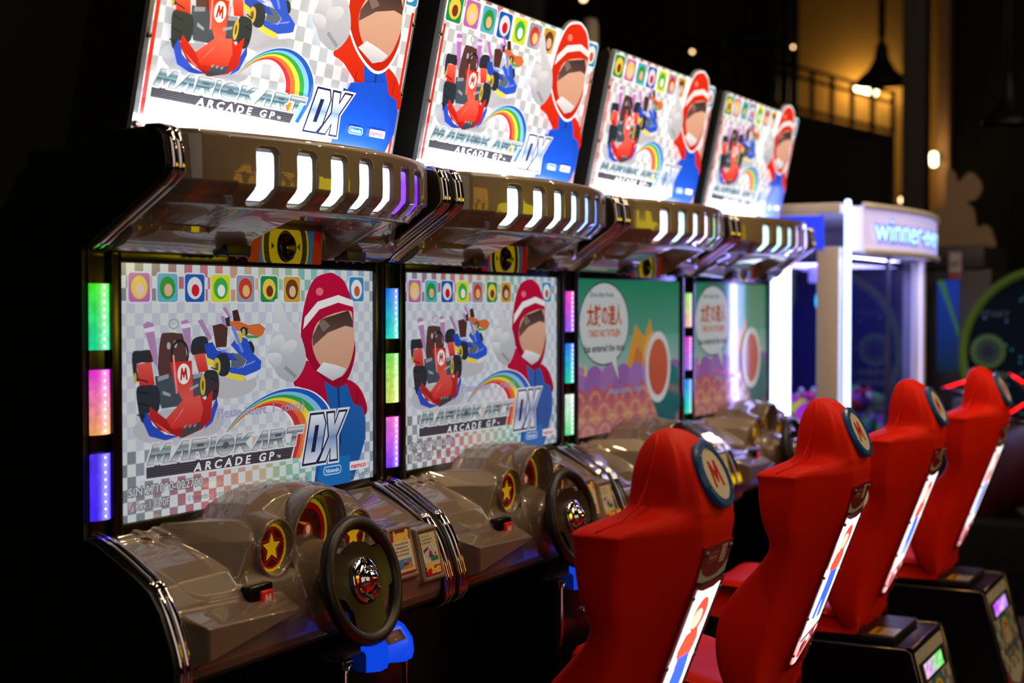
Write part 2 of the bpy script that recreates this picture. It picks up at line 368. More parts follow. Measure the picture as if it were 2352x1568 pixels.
def karts(A, v=0):
    RED = (205, 45, 45) if v == 0 else (228, 40, 22); RL = (225, 90, 80) if v == 0 else (245, 100, 80); BL = (40, 75, 190)
    DK = (42, 50, 58); LI = (190, 120, 195) if v else (178, 135, 182)
    A.ell(.36, .27, .10, .03, (190, 190, 196)); A.ell(.19, .19, .15, .04, (186, 188, 196))
    for k, c in (('o_pipe', LI), ('o_seat', (70, 40, 40)), ('o_tyre2', DK), ('o_body', (215, 110, 60)), ('o_green', (60, 160, 70)), ('o_tyre', DK)): shape(A, k, c, sm=0)
    A.ell(.411, .389, .006, .009, (200, 170, 60))
    for k, c in (('b_pipe', LI), ('b_pipe2', LI), ('b_tyre2', DK), ('tyre_rr', DK), ('b_floor', (95, 105, 120)), ('b_seat', (82, 50, 48)), ('b_body1', BL), ('b_yellow2', (240, 215, 70)), ('b_body2', (45, 85, 205)), ('b_white', (225, 225, 235)), ('b_yellow', (240, 215, 70)), ('b_tyre', DK)):
        shape(A, k, c, sm=3 if 'tyre' in k else 0)
    A.ell(.313, .315, .013, .019, (210, 185, 80)); A.ell(.313, .315, .006, .009, (120, 100, 50)); A.ell(.391, .375, .013, .013, (225, 190, 50))
    for k, c in (('tyre_rl', DK), ('pipe_a', LI), ('pipe_b', LI), ('pipeband_a', (235, 225, 238)), ('pipeband_b', (235, 225, 238)), ('seat', (88, 56, 54))): shape(A, k, c, sm=3 if k in ('tyre_rl', 'seat') else 0)
    A.ell(.168, .412, .018, .012, (170, 172, 180), hole=.7)
    A.ell(.151, .365, .006, .008, (180, 180, 185)); A.ell(.172, .368, .006, .008, (180, 180, 185))
    shape(A, 'pod_l', RL, RED); shape(A, 'pod_r', RL, RED); A.rect(.077, .342, .098, .347, (90, 20, 20)); A.rect(.245, .352, .262, .357, (90, 20, 20))
    shape(A, 'chassis', (70, 80, 90)); A.poly([(.115, .30), (.15, .305), (.15, .296), (.115, .29)], (150, 155, 165)); A.poly([(.23, .30), (.262, .303), (.262, .294), (.23, .29)], (150, 155, 165))
    shape(A, 'tyre_fl', DK, sm=3); shape(A, 'tyre_fr', DK, sm=3)
    A.ell(.262, .275, .009, .022, (215, 185, 60)); A.ell(.262, .275, .004, .011, (110, 90, 40))
    for yy in (.30, .275, .25, .225): A.poly([(.05, yy), (.085, yy - .008), (.085, yy - .011), (.05, yy - .003)], (24, 30, 36))
    for yy in (.315, .29, .265): A.poly([(.29, yy), (.312, yy - .006), (.312, yy - .009), (.29, yy - .003)], (24, 30, 36))
    A.ell(.185, .345, .030, .034, (35, 38, 44), hole=.8)
    shape(A, 'bump_l', BL); shape(A, 'white_l', (235, 235, 240)); shape(A, 'bump_r', BL)
    shape(A, 'front', RED, (150, 25, 30)); shape(A, 'frontlit', RL, RED); shape(A, 'nosecol', RED, RL); shape(A, 'grille', (60, 66, 74))
    for i in range(3): A.poly([(.196 + i * .016, .19 - i * .0), (.206 + i * .016, .192), (.204 + i * .016, .186), (.196 + i * .016, .184)], (130, 135, 145))
    A.poly([(.160, .345), (.166, .345), (.176, .262), (.171, .262)], (250, 150, 140)); A.poly([(.150, .187), (.156, .192), (.196, .230), (.192, .224)], (250, 160, 150)); A.poly([(.10, .205), (.115, .198), (.15, .18), (.148, .174)], (235, 110, 100))
    A.poly([(.36, .40), (.372, .405), (.405, .345), (.398, .342)], (110, 140, 235)); A.poly([(.375, .305), (.40, .312), (.45, .325), (.44, .318)], (120, 150, 240)); A.poly([(.30, .36), (.325, .352), (.35, .35), (.33, .345)], (110, 140, 235))
    A.ell(.043, .30, .004, .012, (200, 175, 60)); A.poly([(.128, .27), (.152, .262), (.152, .256), (.128, .262)], (160, 165, 172)); A.poly([(.215, .272), (.245, .28), (.245, .274), (.215, .265)], (160, 165, 172))
    emblemM(A, .196, .303, .0205, .0225, (245, 243, 240), (190, 30, 30))
def rainbow(A):
    C = [(240, 240, 244), (205, 50, 60), (225, 115, 50), (240, 215, 70), (50, 165, 75), (130, 195, 235), (30, 90, 190), (240, 240, 244)]
    wts = [0, .05, .2, .35, .5, .65, .8, .96, 1]
    o = [tuple(p) for p in cat(T0['rb_out'], 5)]; i_ = [tuple(p) for p in cat(T0['rb_in'], 5)]
    for k in range(8):
        a = [lerp(p, q, wts[k]) for p, q in zip(i_, o)]; b = [lerp(p, q, wts[k + 1]) for p, q in zip(i_, o)]
        for j in range(len(a) - 1): A.poly([a[j], a[j + 1], b[j + 1], b[j]], C[k]); A.h -= A.step
        A.h += A.step
def driver(A, v=0):
    """a plain racing driver: helmet, blue suit, pointing glove"""
    RED = (196, 12, 62) if v == 0 else (222, 48, 24); R2 = (150, 8, 45) if v == 0 else (190, 30, 14)
    BL = (20, 96, 178) if v == 0 else (22, 80, 205); B2 = (24, 82, 150) if v == 0 else (20, 60, 175)
    shape(A, 'shoulder', RED, R2, sm=3); shape(A, 'suit', BL, B2)
    A.poly([(.78, .25), (.79, .25), (.80, .10), (.79, .10)], (14, 60, 130)); A.poly([(.66, .19), (.70, .185), (.70, .178), (.66, .183)], (14, 60, 130))
    if v: A.poly(offset_poly([tuple(p) for p in cat(T0['helmet'], 4, True)], .007), (245, 245, 248))
    shape(A, 'helmet', RED, R2, sm=4); shape(A, 'visor', (226, 178, 150), (205, 150, 125), sm=4); shape(A, 'visorband', (64, 46, 44), (110, 82, 74))
    shape(A, 'stripe', (240, 238, 238))
    A.ell(.705, .485, .016, .010, (235, 110, 130) if v == 0 else (248, 130, 105)); A.poly([(.70, .405), (.72, .418), (.75, .40), (.72, .385)], (130, 108, 104))
    A.poly([(.70, .235), (.705, .235), (.70, .20), (.695, .20)], (120, 6, 36) if v == 0 else (160, 24, 12)); A.poly([(.87, .235), (.874, .235), (.87, .20), (.866, .20)], (120, 6, 36) if v == 0 else (160, 24, 12))
    A.poly([(.69, .29), (.76, .262), (.80, .272), (.82, .29), (.78, .30), (.72, .31)], (238, 236, 236), (190, 190, 196))
    shape(A, 'glove', (222, 222, 226), (176, 178, 186), sm=4)
    for k in ('finger_a', 'finger_b', 'thumb'): shape(A, k, (228, 228, 232), (188, 190, 198), sm=3)
    A.poly([(.556, .30), (.60, .275), (.608, .283), (.562, .308)], (150, 152, 160))
RAIN = [(128, 134, 142), (134, 140, 148), (150, 128, 140), (176, 108, 124), (196, 116, 130), (205, 140, 128), (208, 160, 135), (205, 180, 150), (170, 190, 150), (140, 190, 165), (125, 185, 175), (150, 195, 205), (165, 195, 215), (160, 185, 210), (150, 170, 195), (140, 150, 165)]
def checker(A, x0, x1, y0, y1, c, rows, light=(214, 220, 222), dim=(196, 200, 214), tintrows=(0, 1, 2)):
    A.rect(x0, y0, x1, y1, light)
    nx = int((x1 - x0) / c + .99); ny = int((y1 - y0) / c + .99)
    for j in range(ny):
        for i in range(nx):
            if (i + j) % 2: continue
            a = x0 + i * c; b = min(a + c, x1); lo = y1 - (j + 1) * c; hi = y1 - j * c; lo = max(lo, y0)
            if hi <= lo or b <= a: continue
            t = (i / nx) * (len(RAIN) - 1)
            rc = lerp(RAIN[int(t)], RAIN[min(int(t) + 1, len(RAIN) - 1)], t % 1)
            f = rows(j, ny); A.rect(a, lo, b, hi, lerp(dim, rc, f)); A.h -= A.step
    A.h += A.step
def badge(A, x0, y0, x1, y1, k, rim=(222, 226, 230)):
    """a coloured square with a plain two-tone ball"""
    C = [((190, 105, 175), (235, 205, 90), (240, 200, 190)), ((95, 175, 205), (40, 150, 60), (225, 180, 150)), ((20, 90, 180), (225, 225, 228), (205, 20, 50)), ((215, 220, 40), (60, 175, 75), (240, 240, 240)), ((150, 155, 170), (200, 60, 50), (225, 190, 110)), ((30, 140, 75), (235, 205, 70), (120, 50, 40)), ((205, 160, 60), (110, 60, 30), (225, 185, 150)), ((40, 140, 195), (235, 235, 235), (195, 95, 65))]
    b, c1, c2 = C[k]; w = x1 - x0; h = y1 - y0; r = w * .12
    A.rr(x0 - w * .05, y0 - h * .05, x1 + w * .05, y1 + h * .05, r * 1.3, rim); A.rr(x0, y0, x1, y1, r, b)
    A.ell((x0 + x1) / 2, y0 + h * .5, w * .38, h * .40, c1); A.ell((x0 + x1) / 2 + w * .03, y0 + h * .42, w * .2, h * .22, c2)
GREYB = [(0, (205, 210, 214)), (.28, (150, 160, 168)), (.47, (72, 92, 102)), (.52, (170, 182, 188)), (.75, (120, 132, 142)), (1, (225, 228, 230))]
GREYD = [(0, (190, 200, 206)), (.28, (120, 145, 155)), (.47, (34, 74, 88)), (.52, (120, 150, 160)), (.75, (84, 112, 124)), (1, (200, 212, 218))]
DXB = [(0, (225, 230, 240)), (.3, (170, 185, 215)), (.5, (120, 145, 195)), (.55, (150, 170, 205)), (1, (235, 238, 245))]
def logo(A, v=0):
    wordmark(A, 'MARIOKART', .074, .117, .545, .040, .28, GREYB if v == 0 else GREYD, [(.0058, (214, 218, 222)), (.0012, (84, 92, 100))])
    A.text('TM', .632, .118, .010, (220, 220, 224), w=.014, bold=.02)
def bar(A):
    A.poly([(.066, .083), (.585, .079), (.600, .116), (.066, .119)], (222, 224, 228)); A.poly([(.072, .088), (.580, .084), (.592, .111), (.072, .114)], (52, 50, 58))
    for i in range(5): A.poly([(.072, .091 + i * .005), (.583 + i * .002, .087 + i * .005), (.583 + i * .002, .0885 + i * .005), (.072, .0925 + i * .005)], (92, 90, 100))
    A.text('A R C A D E   G P', .222, .088, .026, (236, 236, 240), w=.29, bold=.03, shear=.25, outline=(60, 58, 66), ow=.05)
    A.text('TM', .525, .090, .010, (225, 225, 230), w=.014, bold=.02)
def dx(A):
    wordmark(A, 'DX', .628, .066, .150, .116, .28, DXB, [(.0105, (226, 230, 236)), (.0055, (28, 34, 72))], gap=-.4)
def makers(A, y=.028):
    A.rr(.712, y, .790, y + .022, .010, (235, 240, 248)); A.rr(.714, y + .002, .788, y + .020, .0085, (30, 120, 200)); A.text('Nintendo', .722, y + .006, .014, (240, 244, 250), w=.058, bold=.015)
    A.rr(.828, y + .002, .916, y + .024, .003, (236, 230, 236)); A.text('namco', .834, y + .007, .018, (200, 50, 80), w=.068, bold=.03); A.text('®', .905, y + .010, .010, (200, 50, 80))
def title_screen(serial):
    A = Art()
    checker(A, 0, .96, 0, .54, .0262, lambda j, n: 1 if (j < 3 or j > n - 7) else (.0))
    A.rect(0, .46 - .002, .96, .46 + .0, (214, 220, 222))
    for i, x in enumerate((.033, .121, .210, .299, .388, .477, .567)): badge(A, x, .459, x + .066, .520, i)
    badge(A, .846, .461, .912, .523, 7)
    karts(A); driver(A); rainbow(A); bar(A); logo(A)
    A.poly([(.679, 0), (.705, .07), (.83, .07), (.835, 0)], (24, 110, 185)); dx(A); makers(A)
    A.text('CREDIT(S)', .825, .012, .013, (90, 100, 130), w=.050); A.text('00/01', .882, .012, .014, (150, 150, 165), w=.034, outline=(90, 90, 100), ow=.03)
    A.text('S/N ' + serial, .012, .056, .026, (206, 208, 212), w=.238, bold=.02, outline=(66, 66, 72), ow=.06)
    A.text('Rev.1.03/0F', .034, .026, .024, (206, 208, 212), w=.105, bold=.02, outline=(66, 66, 72), ow=.06)
    A.rr(.012, .024, .028, .044, .003, (180, 180, 186)); A.poly([(.012, .026), (.026, .044), (.029, .042), (.015, .024)], (205, 70, 80))
    A.text('© Nintendo     Licensed by Nintendo    © 2013 NAMCO BANDAI Games Inc.', .198, .026, .017, (96, 100, 108), w=.45)
    A.text('Please insert  1  coin(s)', .30, .200, .030, (176, 168, 206), w=.33, bold=.0, outline=(128, 122, 176), ow=.02)
    return A
def drum_screen():
    A = Art()
    A.rect(0, 0, .96, .54, (40, 150, 110), (150, 200, 195))
    A.rect(0, .16, .96, .34, (110, 185, 165), (196, 212, 214))
    A.poly([(.40, .18), (.52, .38), (.60, .33), (.66, .40), (.74, .24), (.80, .18)], (236, 168, 70), sm=0); A.poly([(.46, .18), (.53, .30), (.60, .26), (.66, .18)], (226, 130, 70))
    for i in range(9): A.ell(.03 + i * .125, .165, .085, .075, (168, 110, 190) if i % 2 else (180, 125, 196))
    A.rect(0, 0, .96, .15, (196, 110, 130))
    for j, (y, c) in enumerate([(.115, (205, 105, 115)), (.07, (215, 120, 120)), (.03, (225, 150, 120)), (-.01, (205, 120, 130))]):
        for i in range(8):
            x = .02 + i * .14 + (j % 2) * .07
            if x > .93: continue
            for q, cc in ((1, c), (.72, lerp(c, (245, 200, 150), .5)), (.45, c)): A.ell(x, max(y, .0), .072 * q, .052 * q, cc, a0=0, a1=180, n=14)
    A.poly([(.78, .26), (.93, .20), (.955, .06), (.90, .0), (.74, .0), (.66, .10)], (30, 140, 140), (20, 100, 110))
    A.ell(.725, .215, .125, .135, (238, 240, 240)); A.ell(.725, .215, .098, .108, (228, 110, 80), (214, 92, 72))
    A.ell(.225, .385, .215, .148, (60, 62, 66)); A.poly([(.27, .26), (.36, .165), (.33, .27)], (60, 62, 66)); A.ell(.225, .385, .209, .142, (232, 234, 236)); A.poly([(.275, .262), (.352, .178), (.325, .272)], (232, 234, 236))
    A.text('Don-chan from', .10, .478, .026, (70, 74, 80), w=.20, bold=.01)
    A.text('太鼓の達人', .075, .385, .078, (200, 40, 60), w=.30, bold=.02, outline=(240, 215, 120), ow=.02)
    A.text('TAIKO NO TATSUJIN', .09, .340, .034, (214, 110, 70), w=.27, bold=.04, outline=(250, 240, 220), ow=.03)
    A.text('has entered the race!', .055, .288, .036, (50, 54, 58), w=.345, bold=.025)
    A.poly([(.05, .21), (.065, .26), (.075, .205)], (240, 220, 70))
    A.text('Please insert  1  coin(s)', .27, .135, .032, (190, 196, 236), w=.30, bold=.01, outline=(60, 84, 180), ow=.03)
    return A
def marquee_art():
    A = Art(.0001)
    checker(A, .012, .972, -.06, .604, .034, lambda j, n: (1 if j < 1 else 0), light=(238, 240, 242), dim=(192, 196, 200))
    for x, y0 in ((.022, -.06), (.962, -.06)): A.poly([(x - .006, y0), (x + .006, y0), (x + .006, .51), (x - .006, .51)], (215, 40, 30))
    for i in range(7): badge(A, .018 + i * .0945 + (.0 if i else .0), .520, .098 + i * .0945, .593, (5, 0, 1, 2, 3, 4, 6)[i], (245, 246, 248))
    badge(A, .893, .525, .968, .596, 7, (245, 246, 248))
    A.T = lambda x, y: (x * .97 + .012, y + .079); karts(A, 1)
    A.T = lambda x, y: (.059 + .688 * x, .1125 + .907 * y); rainbow(A)
    A.T = lambda x, y: (.038 + x * 1.0 + (x - .74) * .03, y + .1 + (y - .4) * .03); driver(A, 1)
    A.T = lambda x, y: (x + .02, y + .12); A.poly([(.66, .10), (.70, .18), (.86, .2), (.90, .10), (.88, -.06), (.66, -.06)], (22, 80, 205), (20, 66, 185))
    A.T = lambda x, y: (-.043 + .94 * x, .105 + .85 * y); bar(A); logo(A, 1)
    A.T = lambda x, y: (.577 + (x - .651) * .93, .165 + (y - .063) * .87); dx(A)
    A.T = lambda x, y: (.768 + (x - .75) * .8, .188 + (y - .04) * .85); makers(A)
    A.T = lambda x, y: (x, y)
    return A
# ------------------------------------------------------------ arcade cabinet
YS = 2.134; XS = 2.327; PITCH = 1.1035
def side_outline():
    P = [(-.34, -.25), (-.34, 1.10), (-.26, 1.493), (-.165, 1.617), (-.135, 1.638), (.155, 1.689), (.185, 1.690), (.203, 1.676), (.212, 1.622), (.206, 1.603), (.19, 1.588), (.02, 1.474), (-.005, 1.464), (-.005, .874), (.02, .870),
         (.124, .811), (.165, .783), (.190, .745), (.216, .680), (.226, .640), (.225, .600), (.212, .583), (.17, .570), (.06, .545), (.03, .53), (.0, .48), (.0, -.25)]
    return P
def gauge_art(kind, r):
    A = Art(.00006)
    A.ell(0, 0, r, r, (238, 215, 20)); A.ell(0, 0, r * .88, r * .88, (180, 12, 16))
    if kind == 'star':
        A.ell(0, 0, r * .78, r * .78, (70, 8, 14))
        st = lambda q, a=0: [(q * (1 if i % 2 == 0 else .46) * math.sin(math.pi * i / 5 + a), q * (1 if i % 2 == 0 else .46) * math.cos(math.pi * i / 5 + a)) for i in range(10)]
        A.poly(st(r * .95), (180, 12, 16)); A.poly(st(r * .80), (60, 6, 10)); A.poly(st(r * .62), (242, 205, 20))
    else:
        A.ell(0, 0, r * .70, r * .70, (66, 8, 14))
        for i in range(9):
            a = R(215 - i * 31); A.poly([(r * .66 * math.cos(a - .02), r * .66 * math.sin(a - .02)), (r * .66 * math.cos(a + .02), r * .66 * math.sin(a + .02)), (r * .52 * math.cos(a), r * .52 * math.sin(a))], (190, 30, 25))
        A.poly([(r * .1, r * .28), (-r * .62, r * .42), (r * .1, r * .10)], (215, 70, 25)); A.poly([(r * .1, r * .24), (-r * .58, r * .41), (r * .1, r * .17)], (240, 190, 30))
        A.ell(r * .02, -r * .02, r * .24, r * .30, (200, 40, 20)); A.ell(r * .02, -r * .1, r * .12, r * .14, (235, 210, 20)); A.ell(r * .03, r * .1, r * .11, r * .12, (235, 230, 215))
        A.poly([(-r * .4, -r), (r * .4, -r), (r * .3, -r * .62), (-r * .3, -r * .62)], (180, 12, 16))
    return A
def hood_O(x):
    u = max(0, min(1, (x + .045) / .995)); return .178 + .112 * (4 * u * (1 - u)) ** .9 - .035 * (1 - sst(-.042, .022, x)) - .035 * sst(.885, .945, x)
SLOTS = [.168, .278, .383, .487, .590, .690, .785]
def hood_prof(x):
    O = hood_O(x); m = sst(.345, .385, x) * (1 - sst(.685, .725, x)); c = sst(.0, .12, x) * (1 - sst(.84, .95, x))
    P = [(.02, 1.698), (O - .03, 1.702), (O - .006, 1.699), (O, 1.690), (O + .002, 1.66), (O + .003, 1.62), (O + .002, 1.592), (O - .003, 1.583), (O - .016, 1.570), (O - .032, 1.556), (O - .040, 1.548), (O - .052, 1.547), (O - .060, 1.552 - .002 * c), (O - .075, 1.543)]
    g = (.085 + (.028 - .085) * m, 1.492 + .044 * m); f0 = (O - .075, 1.543)
    P += [lerp(f0, g, .35), lerp(f0, g, .7), g, (.062 - .034 * m, 1.470 + .03 * m), (.034 - .008 * m, 1.457), (.0, 1.455)]
    return P
def build_hood(root):
    xs = [-.045 + i * .993 / 330 for i in range(331)]
    V = []; n = None
    for x in xs:
        P = [tuple(p) for p in hood_prof(x)]
        # resample front area densely
        Q = []
        for a, b in zip(P, P[1:]):
            L = math.hypot(b[0] - a[0], b[1] - a[1]); q = 1
            Q.append((a, b))
        if n is None: n = [max(1, int(math.hypot(b[0] - a[0], b[1] - a[1]) / .004)) if 3 <= i <= 10 else 2 for i, (a, b) in enumerate(Q)]
        row = []
        for (a, b), k in zip(Q, n): row += [lerp(a, b, j / k) for j in range(k)]
        row.append(P[-1]); m = len(row)
        # left cheek step: crease line
        for i, (o_, z_) in enumerate(row):
            dn = 0
            if 1.550 < z_ < 1.672 and o_ > .1:
                for s in SLOTS:
                    qx = abs(x - s) - .026 + .010; qz = abs(z_ - 1.612) - .055 + .010; dd = math.hypot(max(qx, 0), max(qz, 0)) + min(max(qx, qz), 0) - .010
                    dn = max(dn, 1 - sst(-.003, .0045, dd))
            # raised cheek pads under both ends
            ck = 0
            if o_ > .10 and z_ < 1.62:
                xe = min(x, .905 - x) - .092 - max(0, 1.572 - z_) * 1.2
                ck = (1 - sst(-.003, .003, xe)) * (1 - sst(1.588, 1.594, z_)) * sst(1.44, 1.5, z_)
            o2 = o_ - .014 * dn - .013 * ck; z2 = z_ + (.004 * dn if z_ < 1.585 else 0) + (.004 * ck if z_ < 1.57 else 0)
            V.append((x, -o2, z2))
    F = [(i * m + j, (i + 1) * m + j, (i + 1) * m + j + 1, i * m + j + 1) for i in range(330) for j in range(m - 1)]
    # close the ends
    F += [tuple(range(m))[::1], tuple(range(330 * m, 331 * m))[::-1]]
    h = mk('hood', V, F, M_taupe, root, smooth=True, sharp=50)
    return h
def hood_windows(hood, cols, root=None):
    out = []
    for k, s in enumerate(SLOTS):
        V = []; F = []; C = []; n = 26; c = lin(cols[k])
        zz = [1.663 - i * (1.663 - 1.5595) / n for i in range(n + 1)]
        def O_at(x, z):
            P = hood_prof(x)
            for (o0, z0), (o1, z1) in zip(P[3:11], P[4:12]):
                if z1 <= z <= z0: return lerp((o0,), (o1,), (z0 - z) / (z0 - z1 + 1e-9))[0]
            return P[3][0]
        for i, z in enumerate(zz):
            sx = s; hw = .0250 - .010 * (1 - math.sqrt(max(0, 1 - max(0, 1 - min(z - 1.5590, 1.6645 - z) / .010) ** 2)))
            for j in range(5):
                x = sx + hw * (j / 2 - 1); V.append((x, -(O_at(x, z) - .0105), z + (.004 if z < 1.585 else 0)))
        for i in range(n):
            for j in range(4):
                F.append((i * 5 + j, (i + 1) * 5 + j, (i + 1) * 5 + j + 1, i * 5 + j + 1))
                C.append([lerp(lerp(c, (.25, .3, .45), .35), c, min(1, q / 6)) for q in (i, i + 1, i + 1, i)])
        o = mk('light_window', V, F, V_ledw, hood, smooth=True, cols=C); out.append(o)
    return out
def strips(root, cols):
    """three half-round LED bars left of the screen; cols = [(top, bottom)...]"""
    for (z0, z1), (ct, cb) in zip([(1.256, 1.39), (1.085, 1.216), (.912, 1.046)], cols):
        V = []; F = []; C = []; n = 10; m = 24; a0, a1 = lin(ct), lin(cb)
        for i in range(m + 1):
            for j in range(n + 1):
                a = math.pi * j / n; V.append((-.058 - .0285 * math.cos(a), -.004 - .012 * math.sin(a), z1 + (z0 - z1) * i / m))
        for i in range(m):
            for j in range(n):
                F.append((i * (n + 1) + j, (i + 1) * (n + 1) + j, (i + 1) * (n + 1) + j + 1, i * (n + 1) + j + 1))
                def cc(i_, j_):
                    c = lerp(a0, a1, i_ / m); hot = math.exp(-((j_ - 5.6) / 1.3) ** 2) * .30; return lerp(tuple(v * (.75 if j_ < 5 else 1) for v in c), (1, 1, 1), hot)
                C.append([cc(i, j), cc(i + 1, j), cc(i + 1, j + 1), cc(i, j + 1)])
        F.append(tuple(range(n + 1))); C.append([a0] * (n + 1)); F.append(tuple(range(m * (n + 1), (m + 1) * (n + 1)))[::-1]); C.append([a1] * (n + 1))
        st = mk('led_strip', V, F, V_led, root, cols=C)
        D = MB()
        for i in range(9):
            z = z1 + (z0 - z1) * (i + .5) / 9; D.lathe([(0, .0013), (.0016, .001), (.0022, 0)], (-.0545, -.0158, z), (0, -1, 0), 8)
        D.out('led_dots', M_dot, st)
M_dot = mat('led_point', (235, 240, 255), emit=(235, 240, 255), es=3.0)

def seg_d(px, pz, poly):
    """signed distance to polygon, negative inside"""
    d = 9; ins = False; n = len(poly)
    for i in range(n):
        ax, az = poly[i]; bx, bz_ = poly[(i + 1) % n]; ex, ez = bx - ax, bz_ - az; L = ex * ex + ez * ez
        t = max(0, min(1, ((px - ax) * ex + (pz - az) * ez) / L)); dx_, dz = px - ax - t * ex, pz - az - t * ez; d = min(d, dx_ * dx_ + dz * dz)
        if (az > pz) != (bz_ > pz) and px < (bx - ax) * (pz - az) / (bz_ - az) + ax: ins = not ins
    d = math.sqrt(d); return -d if ins else d
BLOCK = [(.150, .60), (.150, .70), (.160, .738), (.175, .776), (.206, .831), (.238, .872), (.29, .905), (.36, .925), (.42, .932), (.52, .932), (.58, .920), (.65, .895), (.70, .85), (.725, .79), (.735, .74), (.735, .60)]
def dash_field():
    """front-projection height field: distance out from the screen plane at (x, z)"""
    base = [(.94, -.006), (.884, -.004), (.868, .006), (.84, .066), (.811, .118), (.783, .158), (.745, .186), (.70, .204), (.66, .214), (.62, .214), (.60, .207), (.585, .19), (.572, .15), (.56, .09)]
    def bz(z):
        for (z0, o0), (z1, o1) in zip(base, base[1:]):
            if z1 <= z <= z0: return o0 + (o1 - o0) * (z0 - z) / (z0 - z1)
        return -.006 if z > .94 else .09
    def smax(a, b, k=.012):
        h = max(k - abs(a - b), 0) / k; return max(a, b) + h * h * k * .25
    TR = [(-.020, .862), (.20, .862), (.215, .80), (.19, .748), (.155, .738), (.06, .742), (.022, .756), (.004, .778), (-.012, .812)]
    def f(x, z):
        o = bz(z)
        if x < .26 and z > .72: o -= .013 * (1 - sst(-.009, .003, seg_d(x, z, TR)))
        if x < .2 and z > .84:
            for rx, rz in ((.062, .862), (.125, .858)):
                t = ((x - rx) * .9 + (z - rz) * 1.2); w = (x - rx) * .5 - (z - rz) * .6
                o += .012 * math.exp(-(t / .012) ** 2 - (w / .022) ** 2)
        # raised gauge block
        d = seg_d(x, z, BLOCK) if .0 < x < .9 else .5
        if d < .16:
            T = .166 - max(0, z - .84) * .55; o = smax(o, T - max(0, d + .012) * (1.35 if x < .45 else 1.1), .010)
        for cx, cz, r in ((.302, .815, .053), (.622, .800, .051)):
            q = math.hypot(x - cx, z - cz)
            if q < r + .03:
                o = smax(o, .178 - max(0, q - r - .012) * 3.0, .006)
                o += (.160 - o) * (1 - sst(r - .001, r + .006, q))
        q = math.hypot(x - .480, z - .822)
        if q < .12:
            o = smax(o, .158 - max(0, q - .098) * 3, .006); o += (.128 - o) * (1 - sst(.080, .090, q))
        # steering boss and the small barrel beside it
        ex = (x - .462) / .092; ez = (z - .700) / .098; q = math.sqrt(ex * ex + ez * ez)
        if q < 1.25: o = smax(o, .20 + .058 * math.sqrt(max(0, 1 - min(1, q) ** 3)) - max(0, q - 1) * .3, .012)
        # wedge ledge bottom left, thinner towards the wheel
        LG = [(-.032, .716), (.284, .704), (.292, .690), (.270, .680), (-.030, .632)]
        if x < .33 and .6 < z < .75:
            d = seg_d(x, z, LG); o = smax(o, .256 - max(0, d + .008) * 2.4, .012)
        # card holders on the right
        for cx, cz, hw, hh in ((.772, .738, .054, .064), (.893, .718, .050, .066)):
            d = max(abs(x - cx) - hw, abs(z - cz) - hh)
            if d < .02:
                t = 1 - sst(-.004, .008, d); tgt = .210 + (.745 - z) * .25; o = o + (max(o, tgt) - o) * t
                d2 = max(abs(x - cx) - hw + .010, abs(z - cz) - hh + .010); o -= .004 * (1 - sst(-.003, .002, d2))
        return o
    return f
DASH = dash_field()
def build_dash(root):
    nx, nz = 330, 136; x0, x1 = -.045, .950; zt = lambda x: 0.905
    V = []
    for i in range(nx + 1):
        x = x0 + (x1 - x0) * i / nx
        top = max([.880] + [az + (bz_ - az) * (x - ax) / (bx - ax) + .004 for (ax, az), (bx, bz_) in zip(BLOCK, BLOCK[1:]) if ax <= x < bx])
        bot = .566 + (.02 * sst(.05, .45, x) if x < .45 else .02 * (1 - sst(.7, .95, x)))
        for j in range(nz + 1):
            z = top + (bot - top) * j / nz; V.append((x, -DASH(x, z), z))
    F = [(i * (nz + 1) + j, i * (nz + 1) + j + 1, (i + 1) * (nz + 1) + j + 1, (i + 1) * (nz + 1) + j) for i in range(nx) for j in range(nz)]
    # under side back to the cabinet
    n0 = len(V)
    for i in range(nx + 1): x, y, z = V[i * (nz + 1) + nz]; V.append((x, .0, z - .02))
    F += [(i * (nz + 1) + nz, n0 + i, n0 + i + 1, (i + 1) * (nz + 1) + nz) for i in range(nx)]
    n1 = len(V)
    for i in range(nx + 1): x, y, z = V[i * (nz + 1)]; V.append((x, .0, z - .004))
    F += [(n1 + i, i * (nz + 1), (i + 1) * (nz + 1), n1 + i + 1) for i in range(nx)]
    F += [tuple([0 + j for j in range(nz + 1)] + [n0, n1])[::-1], tuple([nx * (nz + 1) + j for j in range(nz + 1)] + [n0 + nx, n1 + nx])]
    return mk('dashboard', V, F, M_taupe, root, smooth=True, sharp=70)
def build_cowl(root):
    """arched cowl over the centre gauge"""
    V = []; n = 28; P = []
    cx, cz = .466, .806
    ring = []
    for i in range(n + 1):
        a = R(-35 + 250 * i / n); ring.append((math.cos(a), math.sin(a)))
    prof = [(.112, .10), (.118, .14), (.117, .170), (.112, .178), (.106, .173), (.103, .140), (.101, .125)]
    for cxn, szn in ring:
        for r, o in prof:
            oo = o + .016 * max(0, szn); V.append((cx + cxn * r * .96, -oo, cz + szn * r * 1.08))
    m = len(prof)
    F = [(i * m + j, (i + 1) * m + j, (i + 1) * m + (j + 1) % m, i * m + (j + 1) % m) for i in range(n) for j in range(m)]
    F += [tuple(range(m)), tuple(range(n * m, (n + 1) * m))[::-1]]
    return mk('gauge_cowl', V, F, M_taupe, root, smooth=True, sharp=60, sub=1)
